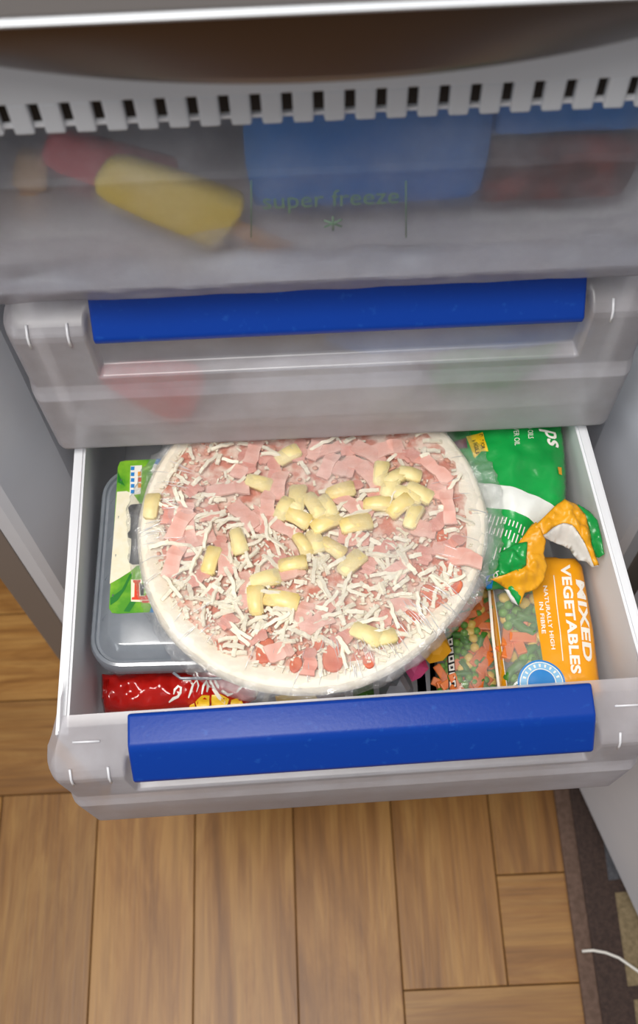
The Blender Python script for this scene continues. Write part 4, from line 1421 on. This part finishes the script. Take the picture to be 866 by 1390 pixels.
PP_ = [(392, 617, 25, 1), (351, 656, -25, 1), (404, 679, 80, 1), (387, 692, 60, 1), (403, 704, -35, 0), (426, 688, -65, 1), (444, 690, -70, 1), (443, 712, 25, 0), (462, 668, 10, 0), (483, 714, 10, 0),
       (323, 738, -80, 1), (410, 742, -65, 0), (428, 738, -75, 1), (451, 747, -40, 0), (517, 643, 75, 1), (531, 660, 65, 1), (552, 672, -20, 3), (513, 686, -5, 0), (543, 688, 35, 0), (561, 703, 62, 1),
       (556, 645, -20, 3), (569, 670, -40, 3), (398, 770, 5, 0), (349, 819, 88, 0), (383, 818, -20, 2), (288, 764, 70, 0), (536, 650, 30, 3), (478, 768, 40, 3), (497, 866, -30, 3), (207, 690, 80, 1),
       (360, 790, 10, 3), (520, 872, 10, 3)]
rnd = random.Random(17)
ham0, pine0 = None, None
for k, (px, py, an, vi) in enumerate(HP):
    x, y = ploc(px, py)
    o = bpy.data.objects.new('ham_strip', HAM[vi]); COL.objects.link(o); attach(o, pizza, True)
    o.location = (x, y, 0.0122 + 0.0016 * rnd.random() + (0.0016 if math.hypot(x, y) > 0.1 else 0))
    o.rotation_euler = (rnd.uniform(-.12, .12), rnd.uniform(-.10, .10), math.radians(an + 2.6)); o.scale = (rnd.uniform(.9, 1.15),) * 2 + (1,)
for k, (px, py, an, vi) in enumerate(PP_):
    x, y = ploc(px, py, PZ + 0.015)
    o = bpy.data.objects.new('pineapple_chunk', PINE[(vi + 2 * (k % 3)) % 6]); COL.objects.link(o); attach(o, pizza, True)
    o.location = (x, y, 0.0108 + 0.001 * rnd.random())
    o.rotation_euler = (rnd.uniform(-.15, .15), rnd.uniform(-.12, .12), math.radians(an + 2.6)); sc_ = rnd.uniform(.8, 1.0); o.scale = (sc_, sc_, 0.72)
# tomato slices showing near the rim
TOM = [(610, 786, 10), (584, 812, 8), (452, 898, 9), (540, 864, 7), (362, 890, 8), (500, 902, 5), (618, 800, 5), (560, 838, 6), (330, 868, 5), (402, 908, 5), (600, 730, 5), (432, 880, 5)]
for px, py, rr in TOM:
    x, y = ploc(px, py)
    r = rr / 950
    n = 18; vs, fs = [], []
    sd = px * 0.1
    for q, zz in ((1.0, 0.0), (1.0, 0.0016), (0.86, 0.0022), (0.55, 0.0016), (0.02, 0.0013)):
        for j in range(n):
            a = 2 * math.pi * j / n
            ww = 1 + 0.25 * noise.noise(Vector((math.cos(a) + sd, math.sin(a), 0)))
            vs.append((r * q * ww * math.cos(a) * 0.85, r * q * ww * math.sin(a) * 1.2, zz))
    for i in range(4):
        for j in range(n):
            fs.append((i * n + j, i * n + (j + 1) % n, (i + 1) * n + (j + 1) % n, (i + 1) * n + j))
    o = pyd('tomato_slice', vs, fs, 'tomato', pizza, True, True)
    o.location = (x, y, 0.0105 + (0.0014 if math.hypot(x, y) > 0.112 else 0)); o.rotation_euler = (0, 0, rnd.uniform(-.5, .5))
# grated cheese: 300 separate shreds, the fine rest as one mesh
SHR = [strip_mesh('cheese_shred', l, w_, 0.0017, b, 30 + s, 'cheese') for s, (l, w_, b) in enumerate([(0.019, 0.0030, 0.001), (0.014, 0.0028, 0.0008), (0.024, 0.0028, 0.0016), (0.010, 0.0036, 0.0004), (0.016, 0.0034, 0.0012)])]
pinexy = [ploc(a, b, PZ + 0.015) for a, b, *_ in PP_[:28]]


def spot(rmax):
    while True:
        x, y = rnd.uniform(-rmax, rmax), rnd.uniform(-rmax, rmax)
        r = math.hypot(x, y)
        if r > rmax:
            continue
        # thicker towards the left and the front, thin over the ham at the back
        p = 0.55 + 0.45 * max(-1, min(1, (-y * 1.2 - x * 0.5) / 0.09))
        if y > 0.02 and -0.06 < x < 0.09:
            p *= 0.25
        if rnd.random() > max(0.12, p):
            continue
        if any((x - a) ** 2 + (y - b) ** 2 < 0.0085 ** 2 for a, b in pinexy):
            continue
        return x, y


for k in range(300):
    x, y = spot(0.122)
    o = bpy.data.objects.new('cheese_shred', rnd.choice(SHR)); COL.objects.link(o); attach(o, pizza, True)
    o.location = (x, y, 0.0125 + 0.0042 * rnd.random() ** 2); o.rotation_euler = (rnd.uniform(-.6, .6), rnd.uniform(-.14, .14), rnd.uniform(0, math.pi))
bm = bmesh.new()
for k in range(1100):
    x, y = spot(0.126)
    s0 = len(bm.verts)
    ln = rnd.uniform(0.0012, 0.0055)
    mt = Matrix.Translation((x, y, 0.0113 + 0.0025 * rnd.random())) @ Matrix.Rotation(rnd.uniform(0, 6.3), 4, 'Z') @ Matrix.Rotation(rnd.uniform(-.3, .3), 4, 'Y')
    q = bmesh.ops.create_cube(bm, size=1.0, matrix=mt @ Matrix.Diagonal((ln, rnd.uniform(0.0010, 0.0022), 0.0013, 1)))
cs = bmo('cheese_crumbs', bm, 'cheese', pizza, False, True); cs['kind'] = 'stuff'
bm = bmesh.new()
for k in range(420):
    a = rnd.uniform(0, 6.283); r = 0.124 * math.sqrt(rnd.random())
    mt = Matrix.Translation((r * math.cos(a), r * math.sin(a), 0.0112 + 0.0016 * rnd.random())) @ Matrix.Rotation(rnd.uniform(0, 6.3), 4, 'Z') @ Matrix.Rotation(rnd.uniform(-.4, .4), 4, 'X')
    bmesh.ops.create_icosphere(bm, subdivisions=1, radius=1.0, matrix=mt @ Matrix.Diagonal((rnd.uniform(0.0012, 0.0038), rnd.uniform(0.001, 0.0024), 0.0012, 1)))
cs = bmo('sauce_crumbs', bm, 'tomato_frosty', pizza, True, True); cs['kind'] = 'stuff'
# cling film: a taut skin over the toppings and a crumpled skirt round the rim
vs, fs = [], []
NR, NA = 70, 360
for i in range(NR + 1):
    for k in range(NA):
        a = 2 * math.pi * k / NA
        q = i / NR
        r = 0.1425 * q + 0.0003
        x, y = r * lop(a) * math.cos(a), r * lop(a) * math.sin(a)
        z = 0.0185 - 0.004 * q ** 2 + 0.0009 * fbm(x * 55, y * 55, 4) + 0.0005 * fbm((x + y) * 160, (x - y) * 30, 6)
        for hx_, hy_ in ():
            pass
        e = max(0, (r - 0.118) / 0.0245)
        z -= 0.0125 * e ** 2
        z += 0.0012 * e * fbm(a * 14, r * 60, 9) + 0.0007 * min(1, 2 * e) * fbm(a * 34, r * 18, 15, 2)
        vs.append((x, y, z))
for i in range(NR):
    for k in range(NA):
        fs.append((i * NA + k, i * NA + (k + 1) % NA, (i + 1) * NA + (k + 1) % NA, (i + 1) * NA + k))
fs.append(tuple(range(NA)))
pyd('cling_film', vs, fs, 'cling', pizza, True, True)
vs, fs = [], []
NA, NS = 420, 13
for k in range(NA):
    a = 2 * math.pi * k / NA
    deg = math.degrees(a) % 360
    # loose film gathered at the right and left, tight elsewhere

    def lobe(c, wd):
        d_ = min(abs(deg - c), 360 - abs(deg - c)); return math.exp(-(d_ / wd) ** 2)
    loose = 0.0022 + 0.009 * lobe(28, 24) + 0.006 * lobe(352, 24) + 0.007 * lobe(160, 26) + 0.004 * lobe(235, 25)
    for s_ in range(NS):
        q = s_ / (NS - 1)
        r = 0.1345 + 0.0065 * min(1, q * 2) + (loose * math.sin(max(0, q - 0.5) * 2 * math.pi * 0.5) if q > 0.5 else 0)
        z = 0.0105 - 0.002 * q - 0.010 * max(0, q - 0.4) ** 1.3 * 1.4
        z += 0.007 * lobe(25, 38) * q
        f1 = fbm(math.cos(a) * 9, math.sin(a) * 9, 3 + q * 1.5)
        f2 = fbm(math.cos(a) * 24, math.sin(a) * 24, 7 + q * 2.2)
        lo = loose / 0.012
        r += (0.0012 + 0.0022 * lo) * (f1 + 0.6 * f2) * q; z += (0.0010 + 0.0030 * lo) * (f2 + 0.5 * f1) * q
        vs.append((r * lop(a) * math.cos(a), r * lop(a) * math.sin(a), z))
for k in range(NA):
    for s_ in range(NS - 1):
        b0 = (k + 1) % NA
        fs.append((k * NS + s_, b0 * NS + s_, b0 * NS + s_ + 1, k * NS + s_ + 1))
pyd('film_skirt', vs, fs, 'cling2', pizza, True, True)
# white slivers paint the highlights on taut film creases across the rim
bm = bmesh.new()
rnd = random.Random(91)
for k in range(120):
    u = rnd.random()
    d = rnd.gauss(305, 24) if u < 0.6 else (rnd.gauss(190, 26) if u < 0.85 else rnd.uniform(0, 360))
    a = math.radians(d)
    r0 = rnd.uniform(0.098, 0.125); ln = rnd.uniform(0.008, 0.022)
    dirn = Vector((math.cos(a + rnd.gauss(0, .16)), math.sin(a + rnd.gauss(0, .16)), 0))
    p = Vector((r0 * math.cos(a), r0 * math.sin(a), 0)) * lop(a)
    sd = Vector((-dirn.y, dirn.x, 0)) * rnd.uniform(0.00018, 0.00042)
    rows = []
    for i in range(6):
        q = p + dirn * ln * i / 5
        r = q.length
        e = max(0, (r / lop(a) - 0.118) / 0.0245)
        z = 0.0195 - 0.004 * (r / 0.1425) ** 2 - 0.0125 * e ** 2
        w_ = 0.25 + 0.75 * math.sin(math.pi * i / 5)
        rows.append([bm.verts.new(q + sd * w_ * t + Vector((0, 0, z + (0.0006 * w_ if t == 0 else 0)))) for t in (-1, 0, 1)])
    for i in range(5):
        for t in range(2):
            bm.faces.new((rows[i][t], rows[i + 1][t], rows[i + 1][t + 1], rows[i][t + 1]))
cr = bmo('film_crease_glints', bm, 'crease_glint', pizza, True, True); cr['kind'] = 'stuff'
